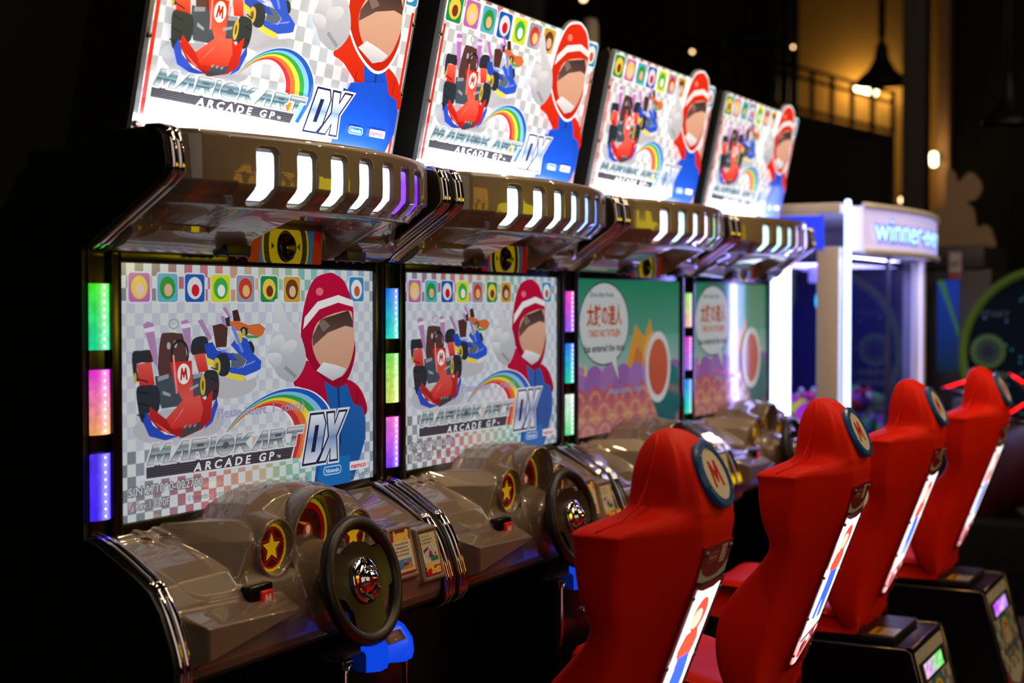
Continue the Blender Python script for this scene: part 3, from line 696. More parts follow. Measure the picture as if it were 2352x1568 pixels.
def card(root, which, cx, cz, w, h):
    A = Art(.00006)
    A.rr(-w, -h, w, h, .004, (232, 228, 210))
    for i in range(10):
        for j in range(16):
            if (i + j) % 2 == 0 and (j < 3 or j > 12 if which == 1 else j > 9 or j < 5): A.rect(-w + i * w / 5, -h + j * h / 8, -w + (i + 1) * w / 5, -h + (j + 1) * h / 8, (205, 208, 150)); A.h -= A.step
    A.h += A.step
    if which == 1:
        A.rect(-w, h * .58, w, h, (205, 24, 28)); A.text('Jump!!', -w * .88, h * .62, w * .75, (240, 220, 40), w=w * 1.7, bold=.05, shear=.15, outline=(250, 250, 235), ow=.03)
        for i, t in enumerate(('Hit the brake while', 'releasing from', 'the accelerator', 'to make the kart jump!')): A.text(t, -w * .8, h * (.38 - i * .17), w * .20, (40, 40, 40), w=w * (1.5 - .15 * (i % 2)))
        A.rect(-w * .72, -h * .78, w * .72, -h * .30, (90, 160, 210), (60, 130, 200)); A.poly([(-w * .72, -h * .78), (w * .72, -h * .78), (w * .72, -h * .50), (-w * .2, -h * .68)], (210, 150, 60)); A.ell(0, -h * .5, w * .2, h * .09, (190, 40, 40)); A.ell(0, -h * .43, w * .1, h * .05, (225, 180, 150)); A.rect(-w * .3, -h * .62, w * .3, -h * .56, (60, 60, 90))
        A.rect(-w, -h, w, -h * .92, (205, 24, 28))
    else:
        for i, t in enumerate(('You can drift', 'by jumping while turning', 'the steering wheel')): A.text(t, -w * .85, h * (.80 - i * .15), w * .20, (40, 40, 50), w=w * (1.1 + .3 * (i == 1)))
        A.ell(0, h * .02, w * .75, h * .30, (200, 214, 232)); A.ell(0, h * .0, w * .22, h * .12, (190, 50, 40)); A.ell(0, h * .12, w * .12, h * .06, (225, 60, 50)); A.rect(-w * .3, -h * .16, w * .3, -h * .08, (60, 60, 100))
        A.poly([(-w * .85, h * .22), (-w * .2, h * .34), (-w * .15, h * .24), (-w * .8, h * .08)], (100, 60, 150)); A.rr(-w * .1, -h * .36, w * .85, -h * .14, w * .05, (40, 140, 80)); A.ell(w * .62, -h * .03, w * .14, h * .06, (220, 60, 70))
        A.rect(-w, -h, w, -h * .58, (205, 24, 28)); A.text('Jump', -w * .9, -h * .66, w * .52, (240, 220, 40), w=w * 1.0, bold=.05, shear=.1, outline=(250, 245, 220), ow=.03); A.text('Drift!', -w * .3, -h * .92, w * .52, (240, 220, 40), w=w * 1.15, bold=.05, shear=.1, outline=(250, 245, 220), ow=.03)
    yd = Vector((0, .25, 1)).normalized(); o = .2085 + (.745 - cz) * .25
    return A.build('instruction_card', V_print, root, (cx, -o, cz), (1, 0, 0), yd)
def wheel(root):
    phi = R(13); ax = Vector((0, -math.cos(phi), math.sin(phi))); xd = Vector((1, 0, 0)); yd = ax.cross(xd) * -1; yd = Vector((0, math.sin(phi), math.cos(phi)))
    c = Vector((.462, -.294, .728)); r = .131
    pt = lambda a, q, h=0: c + xd * math.cos(a) * q + yd * math.sin(a) * q + ax * h
    T = MB(); T.tube([pt(2 * math.pi * i / 64, r) for i in range(64)], .0165, 14, closed=True)
    rim = T.out('steering_wheel', M_rubber, root, smooth=True)
    S = MB()
    # spoke plate: two upper spokes and a wide lower one
    prof = []
    def plate(pts, h0, h1): S.prism(pts, lambda p: c + xd * p[0] + yd * p[1] + ax * h0, lambda p: c + xd * p[0] + yd * p[1] + ax * h1)
    out = []
    for i in range(72):
        a = 2 * math.pi * i / 72; d = math.degrees(a)
        q = .084
        for s, w in ((14, 22), (166, 22), (270, 30)):
            e = abs((d - s + 180) % 360 - 180)
            if e < w + 14: q = max(q, .084 + (.128 - .084) * (1 - sst(w - 8, w + 14, e)))
        out.append((q * math.cos(a), q * math.sin(a)))
    plate(out, -.012, .004)
    sp = S.out('wheel_spokes', M_rubber, rim, bevel=.004)
    # lower window cut: dark slot inlay
    Bz = MB(); Bz.lathe([(.052, .004), (.053, .010), (.049, .014), (.040, .016), (.030, .017), (.026, .026), (.018, .034), (.008, .038), (0, .039)], c, ax, 40)
    hub = Bz.out('wheel_hub', M_chrome, rim, smooth=True)
    Q = MB()
    for i in range(6):
        a = R(30 + 60 * i); MB().lathe([(.0062, .0), (.0060, .004), (.0035, .0055), (.0033, .002), (0, .002)], pt(a, .041, .0145), ax, 14).out('hub_bolt', M_screw, hub, smooth=True)
    C_ = MB(); C_.lathe([(.040, -.10), (.040, -.012), (.028, -.012)], c, ax, 28); C_.out('steering_column', M_blackg, root, smooth=True)
def build_cabinet():
    root = thing('arcade_cabinet', '', 'arcade cabinet', (XS, YS, 0))
    so = side_outline()
    for x0, x1 in ((-.097, -.083), (.989, 1.003)):
        b = MB(); b.prism(so, lambda p: (x0, -p[0], p[1]), lambda p: (x1, -p[0], p[1])); b.out('side_panel', M_black, root, bevel=.002)
    b = MB(); b.box(-.083, .989, .005, .34, -.25, .56).box(-.083, .989, .06, .33, .56, 1.5).box(-.083, .989, .02, .16, 1.46, 1.66); b.out('cabinet_body', M_black, root)
    # screen surround
    b = MB(); b.box(-.083, -.001, -.002, .06, .874, 1.462).box(.958, .989, -.012, .06, .874, 1.462).box(-.001, .958, -.004, .06, 1.436, 1.462).box(-.001, .958, -.004, .06, .84, .893)
    b.box(-.029, -.001, -.014, -.002, .874, 1.455)
    b.out('screen_bezel', M_blackg, root, bevel=.0015)
    # chrome ribs
    low = [(.0, .874), (.03, .868), (.08, .841), (.124, .813), (.160, .788), (.184, .750), (.206, .700), (.222, .652), (.226, .620), (.220, .594), (.20, .578), (.15, .566), (.08, .552)]
    up = [(.005, 1.466), (.03, 1.480), (.10, 1.527), (.17, 1.573), (.20, 1.594), (.214, 1.612), (.212, 1.645), (.205, 1.676), (.19, 1.690), (.15, 1.692)]
    for nm, path in (('lower_chrome_trim', low), ('upper_chrome_trim', up)):
        for xa in (-.066, .968):
            t = MB(); C = [tuple(p) for p in cat(path, 6)]
            t.tube([(xa - .0095, -o, z) for o, z in C], .0105, 10).tube([(xa + .0105, -o, z) for o, z in C], .0105, 10)
            P2 = [(xa - .016, o, z) for o, z in C]; n = len(P2)
            t.out(nm, M_chrome, root, smooth=True)
            bk = MB()
            V = []
            for o, z in C: V += [(xa - .021, -o + .006, z), (xa + .022, -o + .006, z), (xa + .022, .0, max(z, 1.468) if nm[0] == 'u' else z - .0), (xa - .021, .0, max(z, 1.468) if nm[0] == 'u' else z)]
            F = [(4 * i + j, 4 * i + 4 + j, 4 * i + 4 + (j + 1) % 4, 4 * i + (j + 1) % 4) for i in range(len(C) - 1) for j in range(4)]
            bk.add(V, F); bk.out('trim_backing', M_black, root)
    hood = build_hood(root)
    # speaker badge at the back of the alcove
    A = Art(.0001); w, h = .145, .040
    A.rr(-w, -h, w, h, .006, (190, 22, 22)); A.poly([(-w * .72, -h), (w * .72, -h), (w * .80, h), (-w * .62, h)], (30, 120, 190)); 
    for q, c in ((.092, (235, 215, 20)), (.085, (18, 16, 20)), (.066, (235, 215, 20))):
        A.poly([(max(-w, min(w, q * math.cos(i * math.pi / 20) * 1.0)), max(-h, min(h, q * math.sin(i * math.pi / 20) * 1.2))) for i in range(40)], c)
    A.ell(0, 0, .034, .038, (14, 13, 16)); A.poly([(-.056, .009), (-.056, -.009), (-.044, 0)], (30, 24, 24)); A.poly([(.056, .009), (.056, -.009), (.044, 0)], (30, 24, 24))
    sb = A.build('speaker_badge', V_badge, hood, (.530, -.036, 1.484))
    L = MB(); L.lathe([(.032, .0), (.032, .006), (.027, .006), (.02, .001), (0, -.0)], (.530, -.038, 1.482), (0, -1, 0), 28); L.out('speaker_cone', M_blackg, hood, smooth=True)
    for gx, sg in ((.30, -1), (.765, 1)):
        g = MB(); g.box(gx - .042, gx + .042, -.080, -.040, 1.455, 1.478); g.out('speaker_grille', M_black, hood, bevel=.002)
        for dx_ in (-.036, .036):
            for y in (-.075, -.046): MB().lathe([(.0045, 0), (.004, .004), (0, .005)], (gx + dx_, y, 1.455), (0, 0, -1), 10).out('grille_screw', M_screw, hood, smooth=True)
    # dashboard
    dash = build_dash(root); build_cowl(dash)
    for kind, cx, cz, r, o in (('star', .302, .815, .053, .162), ('speed', .480, .822, .080, .1305), ('star', .622, .800, .051, .162)):
        gauge_art(kind, r).build('star_gauge' if kind == 'star' else 'speedometer', V_gauge, dash, (cx, -o, cz))
    bt = MB().box(.168, .248, -.207, -.180, .692, .754).out('button_housing', M_blackg, dash, bevel=.004)
    A = Art(.0001); A.rr(-.024, -.019, .024, .019, .003, (200, 30, 40)); bigM(A, .002, 0, .022, .016, (245, 215, 210)); 
    bb = MB().box(.202, .242, -.213, -.200, .704, .740).out('start_button', M_redb, bt, bevel=.003)
    A2 = Art(.0001); bigM(A2, 0, 0, .020, .016, (250, 225, 220)); A2.build('letter_mark', V_print, bb, (.222, -.2135, .722))
    bh = MB().lathe([(.034, 0), (.034, .014), (.028, .016), (.027, .010), (0, .010)], (.672, -.205, .705), (0, -1, .2), 28); bo = bh.out('item_button_ring', M_blackg, dash, smooth=True, sharp=40)
    MB().lathe([(.024, .0), (.024, .018), (.019, .021), (0, .022)], (.672, -.205, .705), (0, -1, .2), 28).out('item_button', M_blueb, bo, smooth=True, sharp=50)
    card(dash, 1, .772, .738, .041, .051); card(dash, 2, .893, .718, .037, .053)
    wheel(root)
    # coin pillar with card reader
    pl = MB().box(.40, .66, -.285, -.005, -.25, .56).out('coin_pillar', M_blackg, root, bevel=.012)
    e = MB(); e.tube([(.403, -.287, -.24), (.403, -.287, .53), (.417, -.289, .548)], .006, 8).tube([(.657, -.287, -.24), (.657, -.287, .53), (.643, -.289, .548)], .006, 8); e.out('pillar_chrome_edge', M_chrome, pl, smooth=True)
    rd = MB(); prof = [(-.28, .600), (-.298, .606), (-.315, .598), (-.334, .575), (-.338, .550), (-.334, .536), (-.32, .528), (-.28, .520)]
    rd.prism(prof, lambda p: (.490, p[0], p[1]), lambda p: (.596, p[0], p[1] + 0)); r_ = rd.out('card_reader', M_bluelit, pl, bevel=.010)
    A = Art(.0002); A.rr(-.040, -.014, .040, .014, .003, (20, 20, 24)); A.rect(-.026, -.012, .026, .012, (120, 62, 48)); A.text('Credit', -.015, .002, .008, (200, 170, 170), w=.026); A.text('1', -.002, -.010, .008, (200, 170, 170), w=.005)
    yd = Vector((0, .019, .023)).normalized(); A.build('reader_display', V_dim, r_, (.543, -.3262, .5875), (1, 0, 0), yd)
    MB().lathe([(.014, 0), (.013, .006), (0, .007)], (.56, -.287, .44), (0, -1, 0), 18).out('coin_lock', M_chrome, pl, smooth=True)
    for x, y in ((.30, -.5), ): pass
    # floor pedals board
    MB().box(.12, .86, -.42, -.0, -.25, -.20).out('pedal_board', M_black, root, bevel=.01)
    # marquee
    b0 = Vector((0, -.012, 1.60)); t0 = Vector((0, -.136, 2.19)); up_ = (t0 - b0).normalized(); nrm = Vector((1, 0, 0)).cross(up_)
    outl = [(0, 0), (.982, 0), (.982, .594), (.978, .603), (.968, .607), (.895, .607)]
    outl += [(.800 + .095 * math.cos(R(a)), .560 + .088 * math.sin(R(a))) for a in range(32, 165, 12)]
    outl += [(.70, .607), (.016, .607), (.005, .603), (0, .592)]
    mm = MB(); mm.prism(outl, lambda p: Vector((p[0], 0, 0)) + b0 + up_ * p[1] + nrm * .006, lambda p: Vector((p[0], 0, 0)) + b0 + up_ * p[1] - nrm * .006)
    mq = mm.out('marquee', M_acryl, root)
    bw = MB(); bw.prism([(.012, 0), (.972, 0), (.972, .592), (.90, .600)] + [(.800 + .090 * math.cos(R(a)), .560 + .082 * math.sin(R(a))) for a in range(32, 165, 12)] + [(.70, .600), (.012, .600)], lambda p: Vector((p[0], 0, 0)) + b0 + up_ * p[1] + nrm * .0066, lambda p: Vector((p[0], 0, 0)) + b0 + up_ * p[1] + nrm * .0061)
    A = marquee_art()
    # clip art below the plate's lower edge
    A.V = [(x, max(y, .001), h_) for x, y, h_ in A.V]
    A.build('marquee_print', V_marq, mq, b0 + nrm * .0072, (1, 0, 0), up_)
    s = MB()
    for x in (.010, .972):
        for y in (.12, .30, .48): MB().lathe([(.0075, 0), (.007, .004), (.003, .006), (0, .006)], Vector((x, 0, 0)) + b0 + up_ * y + nrm * .006, nrm, 12).out('marquee_screw', M_screw, mq, smooth=True)
    fin = [(.012, 1.58), (.134, 2.17), (.128, 2.2), (-.02, 2.14), (-.15, 1.60)]
    for x in (.004, .962):
        f_ = MB(); f_.prism(fin, lambda p: (x, -p[0] + .012, p[1]), lambda p: (x + .014, -p[0] + .012, p[1])); f_.out('marquee_side_fin', M_grey, root)
    # tube lamp under the marquee foot, its light thrown up the print
    MB().tube([(.03, -.075, 1.703), (.95, -.075, 1.703)], .007, 10).out('marquee_tube_lamp', M_tube, root, smooth=True)
    return root, hood
V_badge = vmat('speaker_badge_glow', .16, .8, .3)  # emission put into the badge print to brighten it in the dark alcove
M_redb = mat('red_button_plastic', (205, 30, 38), .25, emit=(205, 30, 38), es=.12)
M_blueb = mat('blue_button_plastic', (14, 70, 150), .3)
M_bluelit = mat('blue_lit_reader', (20, 60, 200), .35, emit=(14, 80, 255), es=.7, noise=(30, .3))
M_tube = mat('marquee_tube', (255, 255, 255), emit=(240, 246, 255), es=5)

LEDC = [
 [((60, 235, 20), (0, 215, 150)), ((235, 30, 215), (250, 170, 90)), ((80, 50, 245), (70, 40, 255))],
 [((20, 110, 235), (20, 225, 200)), ((120, 225, 90), (220, 235, 110)), ((240, 110, 215), (120, 60, 255))],
 [((240, 60, 190), (150, 90, 255)), ((40, 120, 250), (20, 220, 180)), ((230, 245, 230), (90, 225, 150))],
 [((170, 235, 90), (250, 190, 190)), ((240, 60, 200), (170, 120, 255)), ((40, 150, 255), (40, 230, 190))]]
HC = [
 [(225, 235, 255), (235, 250, 240), (240, 255, 235), (215, 230, 255), (240, 225, 255), (120, 60, 215), (100, 30, 200)],
 [(225, 255, 250), (240, 240, 255), (225, 255, 240), (190, 240, 255), (150, 190, 255), (80, 140, 240), (50, 80, 235)],
 [(240, 235, 255), (190, 235, 255), (215, 220, 255), (240, 220, 250), (150, 235, 170), (120, 220, 190), (120, 120, 255)],
 [(215, 255, 255), (190, 255, 235), (180, 225, 255), (215, 195, 255), (240, 180, 230), (200, 150, 240), (140, 110, 255)]]
CL = ['racing arcade cabinet nearest the camera, green, pink and blue bars beside its race title screen',
      'racing arcade cabinet second from the left, its title screen beside cyan, lime and violet bars',
      'racing arcade cabinet third from the left, drum game notice with white bubble on its screen',
      'racing arcade cabinet farthest along the row, beside the white prize machine']
cab, hood = build_cabinet()
cabs = []
for k in range(4):
    if k == 0: c = cab
    else:
        c = copy_tree(cab); c.location.x = XS + PITCH * k
    tag(c, CL[k], 'arcade cabinet', 'racing cabinets in the row'); cabs.append(c)
TS = [title_screen('271090-022700'), title_screen('271090-022605')]; DS = drum_screen()
dmesh = None
for k, c in enumerate(cabs):
    hd = [o for o in bpy.data.objects if o.parent == c and o.name.startswith('hood')][0]
    hood_windows(hd, HC[k]); strips(c, LEDC[k])
    light('AREA', 'marquee_lamp_light', (XS + PITCH * k + .49, YS - .115, 1.712 + ZO), 2.0, (.95, .97, 1), .92, (R(142), 0, 0), .02)
    if k < 2: TS[k].build('screen', V_screen, c, (0, -.0005, 1.35 + .084 - .54))
    elif k == 2: DS.clip(0, .96, 0, .54); ds = DS.build('screen', V_screen2, c, (0, -.0005, 1.35 + .084 - .54))
    else:
        d2 = ds.copy(); COL.objects.link(d2); d2.parent = c
# ------------------------------------------------------------ racing seats
LV = [(1.098, 1.092, .02, .035, 1.095, 1.105, 1.108), (1.086, 1.066, .045, .068, 1.075, 1.122, 1.128), (1.06, 1.036, .060, .092, 1.058, 1.134, 1.138), (1.02, 1.010, .072, .110, 1.045, 1.142, 1.143), (.975, .995, .082, .114, 1.036, 1.144, 1.145),
      (.955, .991, .086, .119, 1.036, 1.146, 1.145), (.945, .989, .088, .130, 1.040, 1.150, 1.145), (.938, .988, .088, .152, 1.050, 1.158, 1.145), (.930, .988, .088, .192, 1.066, 1.176, 1.145), (.920, .987, .089, .234, 1.084, 1.196, 1.145), (.912, .987, .090, .252, 1.092, 1.207, 1.143), (.907, .987, .090, .256, 1.094, 1.210, 1.143), (.89, .989, .090, .252, 1.094, 1.205, 1.14), (.85, .998, .09, .254, 1.10, 1.205, 1.125), (.805, 1.011, .09, .252, 1.108, 1.200, 1.12),
      (.77, 1.024, .09, .246, 1.110, 1.192, 1.125), (.735, 1.038, .089, .234, 1.114, 1.178, 1.135), (.70, 1.051, .087, .224, 1.122, 1.186, 1.15), (.65, 1.070, .085, .220, 1.140, 1.230, 1.16), (.60, 1.088, .084, .222, 1.158, 1.276, 1.17), (.55, 1.107, .083, .230, 1.172, 1.308, 1.18),
      (.50, 1.126, .082, .237, 1.185, 1.326, 1.20), (.44, 1.150, .08, .240, 1.20, 1.326, 1.215), (.38, 1.172, .08, .238, 1.208, 1.318, 1.225), (.32, 1.194, .078, .228, 1.215, 1.292, 1.235), (.275, 1.215, .07, .205, 1.222, 1.268, 1.24), (.252, 1.228, .06, .18, 1.23, 1.258, 1.245)]
def seat_back(root):
    V = []; m = 0
    for z, yr, ws, Wd, yrw, yf, yi in LV:
        q = Wd - ws
        half = [(0, yr - .001), (ws * .6, yr), (ws, yr + .002), (ws + min(.012, q * .3), yr + .012), (ws + q * .5, lerp((yr + .012,), (yrw,), .5)[0] + .002), (Wd - min(.020, q * .3), yrw - .006), (Wd - .003, yrw + .008), (Wd, (yrw + yf) / 2), (Wd - .004, yf - .014), (Wd - min(.022, q * .35), yf), (Wd - min(.05, q * .55), yf - .008), (ws * .9 + q * .25, (yi + yf) / 2 - .004), (ws * .7, yi + .004), (0, yi)]
        full = half + [(-x, y) for x, y in half[-2:0:-1]]; m = len(full)
        V += [(x, y, z) for x, y in full]
    n = len(LV)
    F = [(i * m + j, i * m + (j + 1) % m, (i + 1) * m + (j + 1) % m, (i + 1) * m + j)[::-1] for i in range(n - 1) for j in range(m)]
    F += [tuple(range(m)), tuple(range((n - 1) * m, n * m))[::-1]]
    o = mk('backrest', V, F, M_red, root, smooth=True, sub=2)
    cr = o.data.attributes.new('crease_edge', 'FLOAT', 'EDGE'); ks = [i for i, l in enumerate(LV) if abs(l[0] - .907) < .001][0]
    for e in o.data.edges:
        a, b = sorted(e.vertices)
        if a // m == b // m == ks and 3 <= min(a % m, b % m) and max(a % m, b % m) <= m - 3: cr.data[e.index].value = .75
        if abs(a // m - b // m) == 1 and a % m == b % m and a % m in (6, m - 6) and ks <= a // m <= ks + 4: cr.data[e.index].value = .7
    return o
def rear_y(z):
    for a, b in zip(LV, LV[1:]):
        if b[0] <= z <= a[0]: return a[1] + (b[1] - a[1]) * (a[0] - z) / (a[0] - b[0])
    return LV[-1][1]
def build_seat():
    root = thing('racing_seat', '', 'arcade seat')
    bk = seat_back(root)
    # welt seam on the head's side
    for sg in (-1, 1): MB().tube([(sg * x, y, z) for x, y, z in ((.245, 1.150, .915), (.196, 1.12, .930), (.150, 1.105, .955), (.126, 1.098, .99), (.112, 1.094, 1.02), (.094, 1.092, 1.06), (.066, 1.098, 1.09))], .0022, 6).out('welt_seam', M_red, bk, smooth=True)
    # roundel
    z0, z1 = .955, 1.062; c = Vector((0, rear_y(1.008) - .0005, 1.008)); ydv = Vector((0, rear_y(1.07) - rear_y(.945), .125)).normalized(); nr = Vector((1, 0, 0)).cross(ydv)
    rm = MB().lathe([(.070, -.010), (.072, .003), (.068, .008), (.055, .009), (.054, .006), (0, .006)], c, nr, 44).out('emblem_rim', M_blue, bk, smooth=True, sharp=40)
    A = Art(.00015); A.ell(0, 0, .054, .056, (232, 222, 205), n=40); bigM(A, 0, 0, .043, .046, (200, 20, 24)); A.build('emblem_plate', V_print, rm, c + nr * .0065, (1, 0, 0), ydv)
    for a in (20, 80, 140, 200, 260, 320): MB().lathe([(.003, 0), (.0028, .002), (0, .0025)], c + Vector((1, 0, 0)) * .061 * math.cos(R(a)) + ydv * .061 * math.sin(R(a)) + nr * .0085, nr, 8).out('emblem_screw', M_screw, rm, smooth=True)
    # badge plate under the roundel
    def plane(zt, zb): 
        a = Vector((0, rear_y(zt), zt)); b = Vector((0, rear_y(zb), zb)); return b, (a - b).normalized(), (a - b).length
    b, yd, L = plane(.872, .795); nv = Vector((1, 0, 0)).cross(yd)
    A = Art(.00012); A.rect(-.080, .002, .080, L, (150, 16, 20)); A.poly([(-.080, .0), (.080, .0), (.080, .040), (.06, .024), (.03, .014), (0, .011), (-.03, .014), (-.06, .024), (-.080, .040)], (214, 206, 202)); A.poly([(-.08, 0), (.08, 0), (.08, .012), (.05, .005), (0, .002), (-.05, .005), (-.08, .012)], (30, 28, 28))
    A.rr(-.050, .046, .006, .066, .006, (205, 150, 145)); A.rr(-.0485, .0475, .0045, .0645, .005, (160, 20, 24)); A.text('Nintendo', -.043, .052, .011, (225, 190, 185), w=.042, bold=.02)
    A.rect(.020, .038, .050, .076, (226, 214, 200)); A.ell(.035, .060, .011, .012, (225, 120, 50), hole=.6); A.text('namco', .023, .042, .007, (120, 90, 90), w=.024)
    pl = A.build('badge_plate', V_print, bk, b + nv * .0036, (1, 0, 0), yd)
    pl_b = MB(); pl_b.prism([(-.082, -.002), (.082, -.002), (.082, L + .002), (-.082, L + .002)], lambda p: b + Vector((1, 0, 0)) * p[0] + yd * p[1] + nv * .003, lambda p: b + Vector((1, 0, 0)) * p[0] + yd * p[1] - nv * .004)
    pl_b.out('badge_backing', M_redgloss, bk)
    for x in (-.068, .068): MB().lathe([(.006, 0), (.0055, .004), (0, .005)], b + Vector((x, 0, 0)) + yd * (L - .012) + nv * .004, nv, 12).out('badge_screw', M_screw, bk, smooth=True)
    # lit panel
    b, yd, L = plane(.792, .385); nv = Vector((1, 0, 0)).cross(yd); fr = MB()
    fr.prism([(-.084, -.012), (.084, -.012), (.084, L + .004), (-.084, L + .004)], lambda p: b + Vector((1, 0, 0)) * p[0] + yd * p[1] + nv * .006, lambda p: b + Vector((1, 0, 0)) * p[0] + yd * p[1] - nv * .012)
    fo = fr.out('light_panel_frame', M_redgloss, bk, bevel=.002)
    A = Art(.00015); w = .064
    A.poly([(-w, .075), (w, .110), (w, L - .004), (.03, L - .012), (-.03, L - .012), (-w, L - .004)], (250, 250, 252))
    A.T = lambda x, y: (x * 1.35 - .004, .13 + (y - .12) * 1.15)
    A.poly([(-.02, .225), (.028, .225), (.036, .275), (.02, .30), (-.022, .29), (-.034, .262)], (226, 80, 55)); A.ell(.006, .325, .028, .034, (226, 74, 56)); A.ell(.0, .318, .020, .020, (232, 200, 176)); A.poly([(-.024, .12), (-.004, .12), (.002, .17), (.010, .12), (.030, .12), (.034, .20), (.028, .245), (-.018, .245)], (60, 100, 215)); A.ell(-.032, .235, .010, .014, (240, 240, 244)); A.ell(.040, .24, .009, .014, (240, 240, 244))
    A.T = lambda x, y: (x, y)
    A.poly([(-w, .0), (-.03, .0), (w, .085), (w, .105), (-w, .068)], (238, 190, 190)); A.poly([(-.05, .02), (-.02, .016), (.04, .075), (.05, .10), (.0, .085), (-.045, .055)], (205, 50, 60)); A.ell(-.03, .05, .012, .016, (40, 44, 52)); A.ell(.035, .078, .010, .013, (40, 44, 52)); A.ell(0, .07, .012, .010, (240, 235, 235)); A.poly([(-w, .066), (w, .103), (w, .110), (-w, .074)], (40, 36, 40))
    A.build('lit_panel', V_seatl, fo, b + nv * .0065, (1, 0, 0), yd)
    for y in (.03, .14, .26, L - .02):
        for x in (-.076, .076): MB().lathe([(.0045, 0), (.004, .0035), (0, .0045)], b + Vector((x, 0, 0)) + yd * y + nv * .006, nv, 10).out('panel_screw', M_screw, fo, smooth=True)
    # cushion
    prof = [(1.215, .255), (1.215, .315), (1.26, .327), (1.34, .335), (1.43, .358), (1.52, .383), (1.62, .396), (1.71, .400), (1.752, .388), (1.765, .355), (1.758, .30), (1.73, .268), (1.62, .256), (1.40, .252)]
    V = []; F = []; xsn = [-.205, -.195, -.17, -.12, 0, .12, .17, .195, .205]; m = len(prof)
    for x in xsn:
        e = abs(x) / .205; 
        for y, z in prof:
            k = 0 if e < .9 else (e - .9) / .1; top = z > .31
            V.append((x, y + (0 if y < 1.7 else -.012 * k), z + (.012 * sst(.5, .85, e) if top else 0) + (-.022 * k if top else .012 * k)))
    for i in range(len(xsn) - 1):
        for j in range(m): F.append((i * m + j, (i + 1) * m + j, (i + 1) * m + (j + 1) % m, i * m + (j + 1) % m)[::-1])
    F += [tuple(range(m)), tuple(range((len(xsn) - 1) * m, len(xsn) * m))[::-1]]
    mk('seat_cushion', V, F, M_red, root, smooth=True, sub=1)
    # mounting plate with warning sticker
    pt = MB().box(-.17, .17, 1.10, 1.60, .238, .262).out('mounting_plate', M_black, root, bevel=.004)
    A = Art(.0002); A.rect(-.055, 0, .055, .085, (196, 186, 160)); A.rect(-.055, .045, .055, .085, (210, 180, 30)); A.text('WARNING', -.045, .056, .020, (30, 28, 20), w=.09, bold=.03)
    for i in range(5): A.rect(-.048, .008 + i * .007, .048, .010 + i * .007, (90, 84, 70)); A.h -= A.step
    A.build('warning_sticker', V_print, pt, (-.095, 1.105, .2625), (1, 0, 0), (0, 1, 0))
    # box base with sloped rear
    bs = MB(); pr = [(1.035, .236), (1.66, .236), (1.66, -.25), (.905, -.25)]
    bs.prism(pr, lambda p: (-.232, p[0], p[1]), lambda p: (.232, p[0], p[1])); base = bs.out('base_box', M_blacktop, root, bevel=.010)
    tr = MB()
    for sg in (-1, 1):
        tr.tube([(sg * .229, 1.655, .237), (sg * .229, 1.05, .237), (sg * .229, 1.034, .228), (sg * .229, .908, -.245)], .005, 8)
    tr.tube([(-.229, 1.038, .236), (.229, 1.038, .236)], .004, 8); tr.out('base_edge_trim', M_trimd, base, smooth=True)
    a = Vector((0, 1.030, .222)); b = Vector((0, .9125, -.22)); yd = (a - b).normalized(); L = (a - b).length; A = Art(.00015)
    A.rr(-.200, 0, .200, L, .01, (192, 184, 172)); A.poly([(-.200, 0), (.200, 0), (.200, .16), (.12, .075), (0, .045), (-.12, .075), (-.200, .16)], (176, 26, 30))
    A.poly([(-.2, .16), (-.12, .075), (0, .045), (.12, .075), (.2, .16), (.2, .185), (.12, .10), (0, .070), (-.12, .10), (-.2, .185)], (20, 18, 20))
    for i in range(8):
        for j in range(6):
            if (i + j) % 2: x = -.2 + i * .05; A.rect(x, .135 + j * .034, x + .05, .135 + (j + 1) * .034, (128, 124, 118)); A.h -= A.step
    A.h += A.step
    cols = [(190, 60, 50), (215, 130, 60), (225, 205, 80), (70, 150, 80), (70, 130, 190), (40, 70, 150)]
    for i, c_ in enumerate(cols): A.ell(0, .235, .056 + .010 * (6 - i), .066 + .011 * (6 - i), cols[5 - i], a0=0, a1=180, n=16)
    A.ell(0, .235, .056, .066, (192, 184, 172), a0=0, a1=180, n=16)
    A.text('MARIOKART', -.13, .206, .032, (90, 90, 96), w=.20, bold=.03); A.text('ARCADE GP', -.10, .184, .018, (60, 60, 66), w=.15, bold=.02); A.text('DX', .075, .19, .055, (110, 120, 165), w=.075, bold=.05, shear=.2, outline=(40, 40, 50), ow=.04)
    A.rect(-.185, .348, .185, .418, (34, 32, 34))
    bp = A.build('rear_graphic', V_print, base, b + Vector((1, 0, 0)).cross(yd) * .0015, (1, 0, 0), yd)
    return root, base, (b, yd)
M_blue = mat('blue_rim_plastic', (10, 84, 150), .3)
M_redgloss = mat('red_gloss_acrylic', (176, 14, 20), .15, coat=.5)
M_blacktop = mat('black_metal_top', (30, 29, 34), .28, .5)
M_trimd = mat('dark_steel_edge', (120, 108, 104), .25, 1)
seat, sbase, (sb0, syd) = build_seat()
SX = [XS + .48 + PITCH * k for k in range(4)]
SD = [.012, .008, .030, .0]
SL = ['red racing seat nearest the camera, its base cut off by the frame', 'red racing seat second nearest, white lit panel down its back', 'third red racing seat from the camera, its black base with a green and pink display',
      'farthest red racing seat, its black base showing a violet display']
DCOL = [((120, 90, 230), (210, 120, 220)), ((60, 120, 240), (190, 90, 220)), ((70, 240, 80), (200, 90, 225)), ((170, 130, 250), (190, 60, 240))]
seats = []
for k in range(4):
    s = seat if k == 0 else copy_tree(seat)
    s.location = (SX[k], SD[k], 0); tag(s, SL[k], 'arcade seat', 'racing seats in front of the cabinets'); seats.append(s)
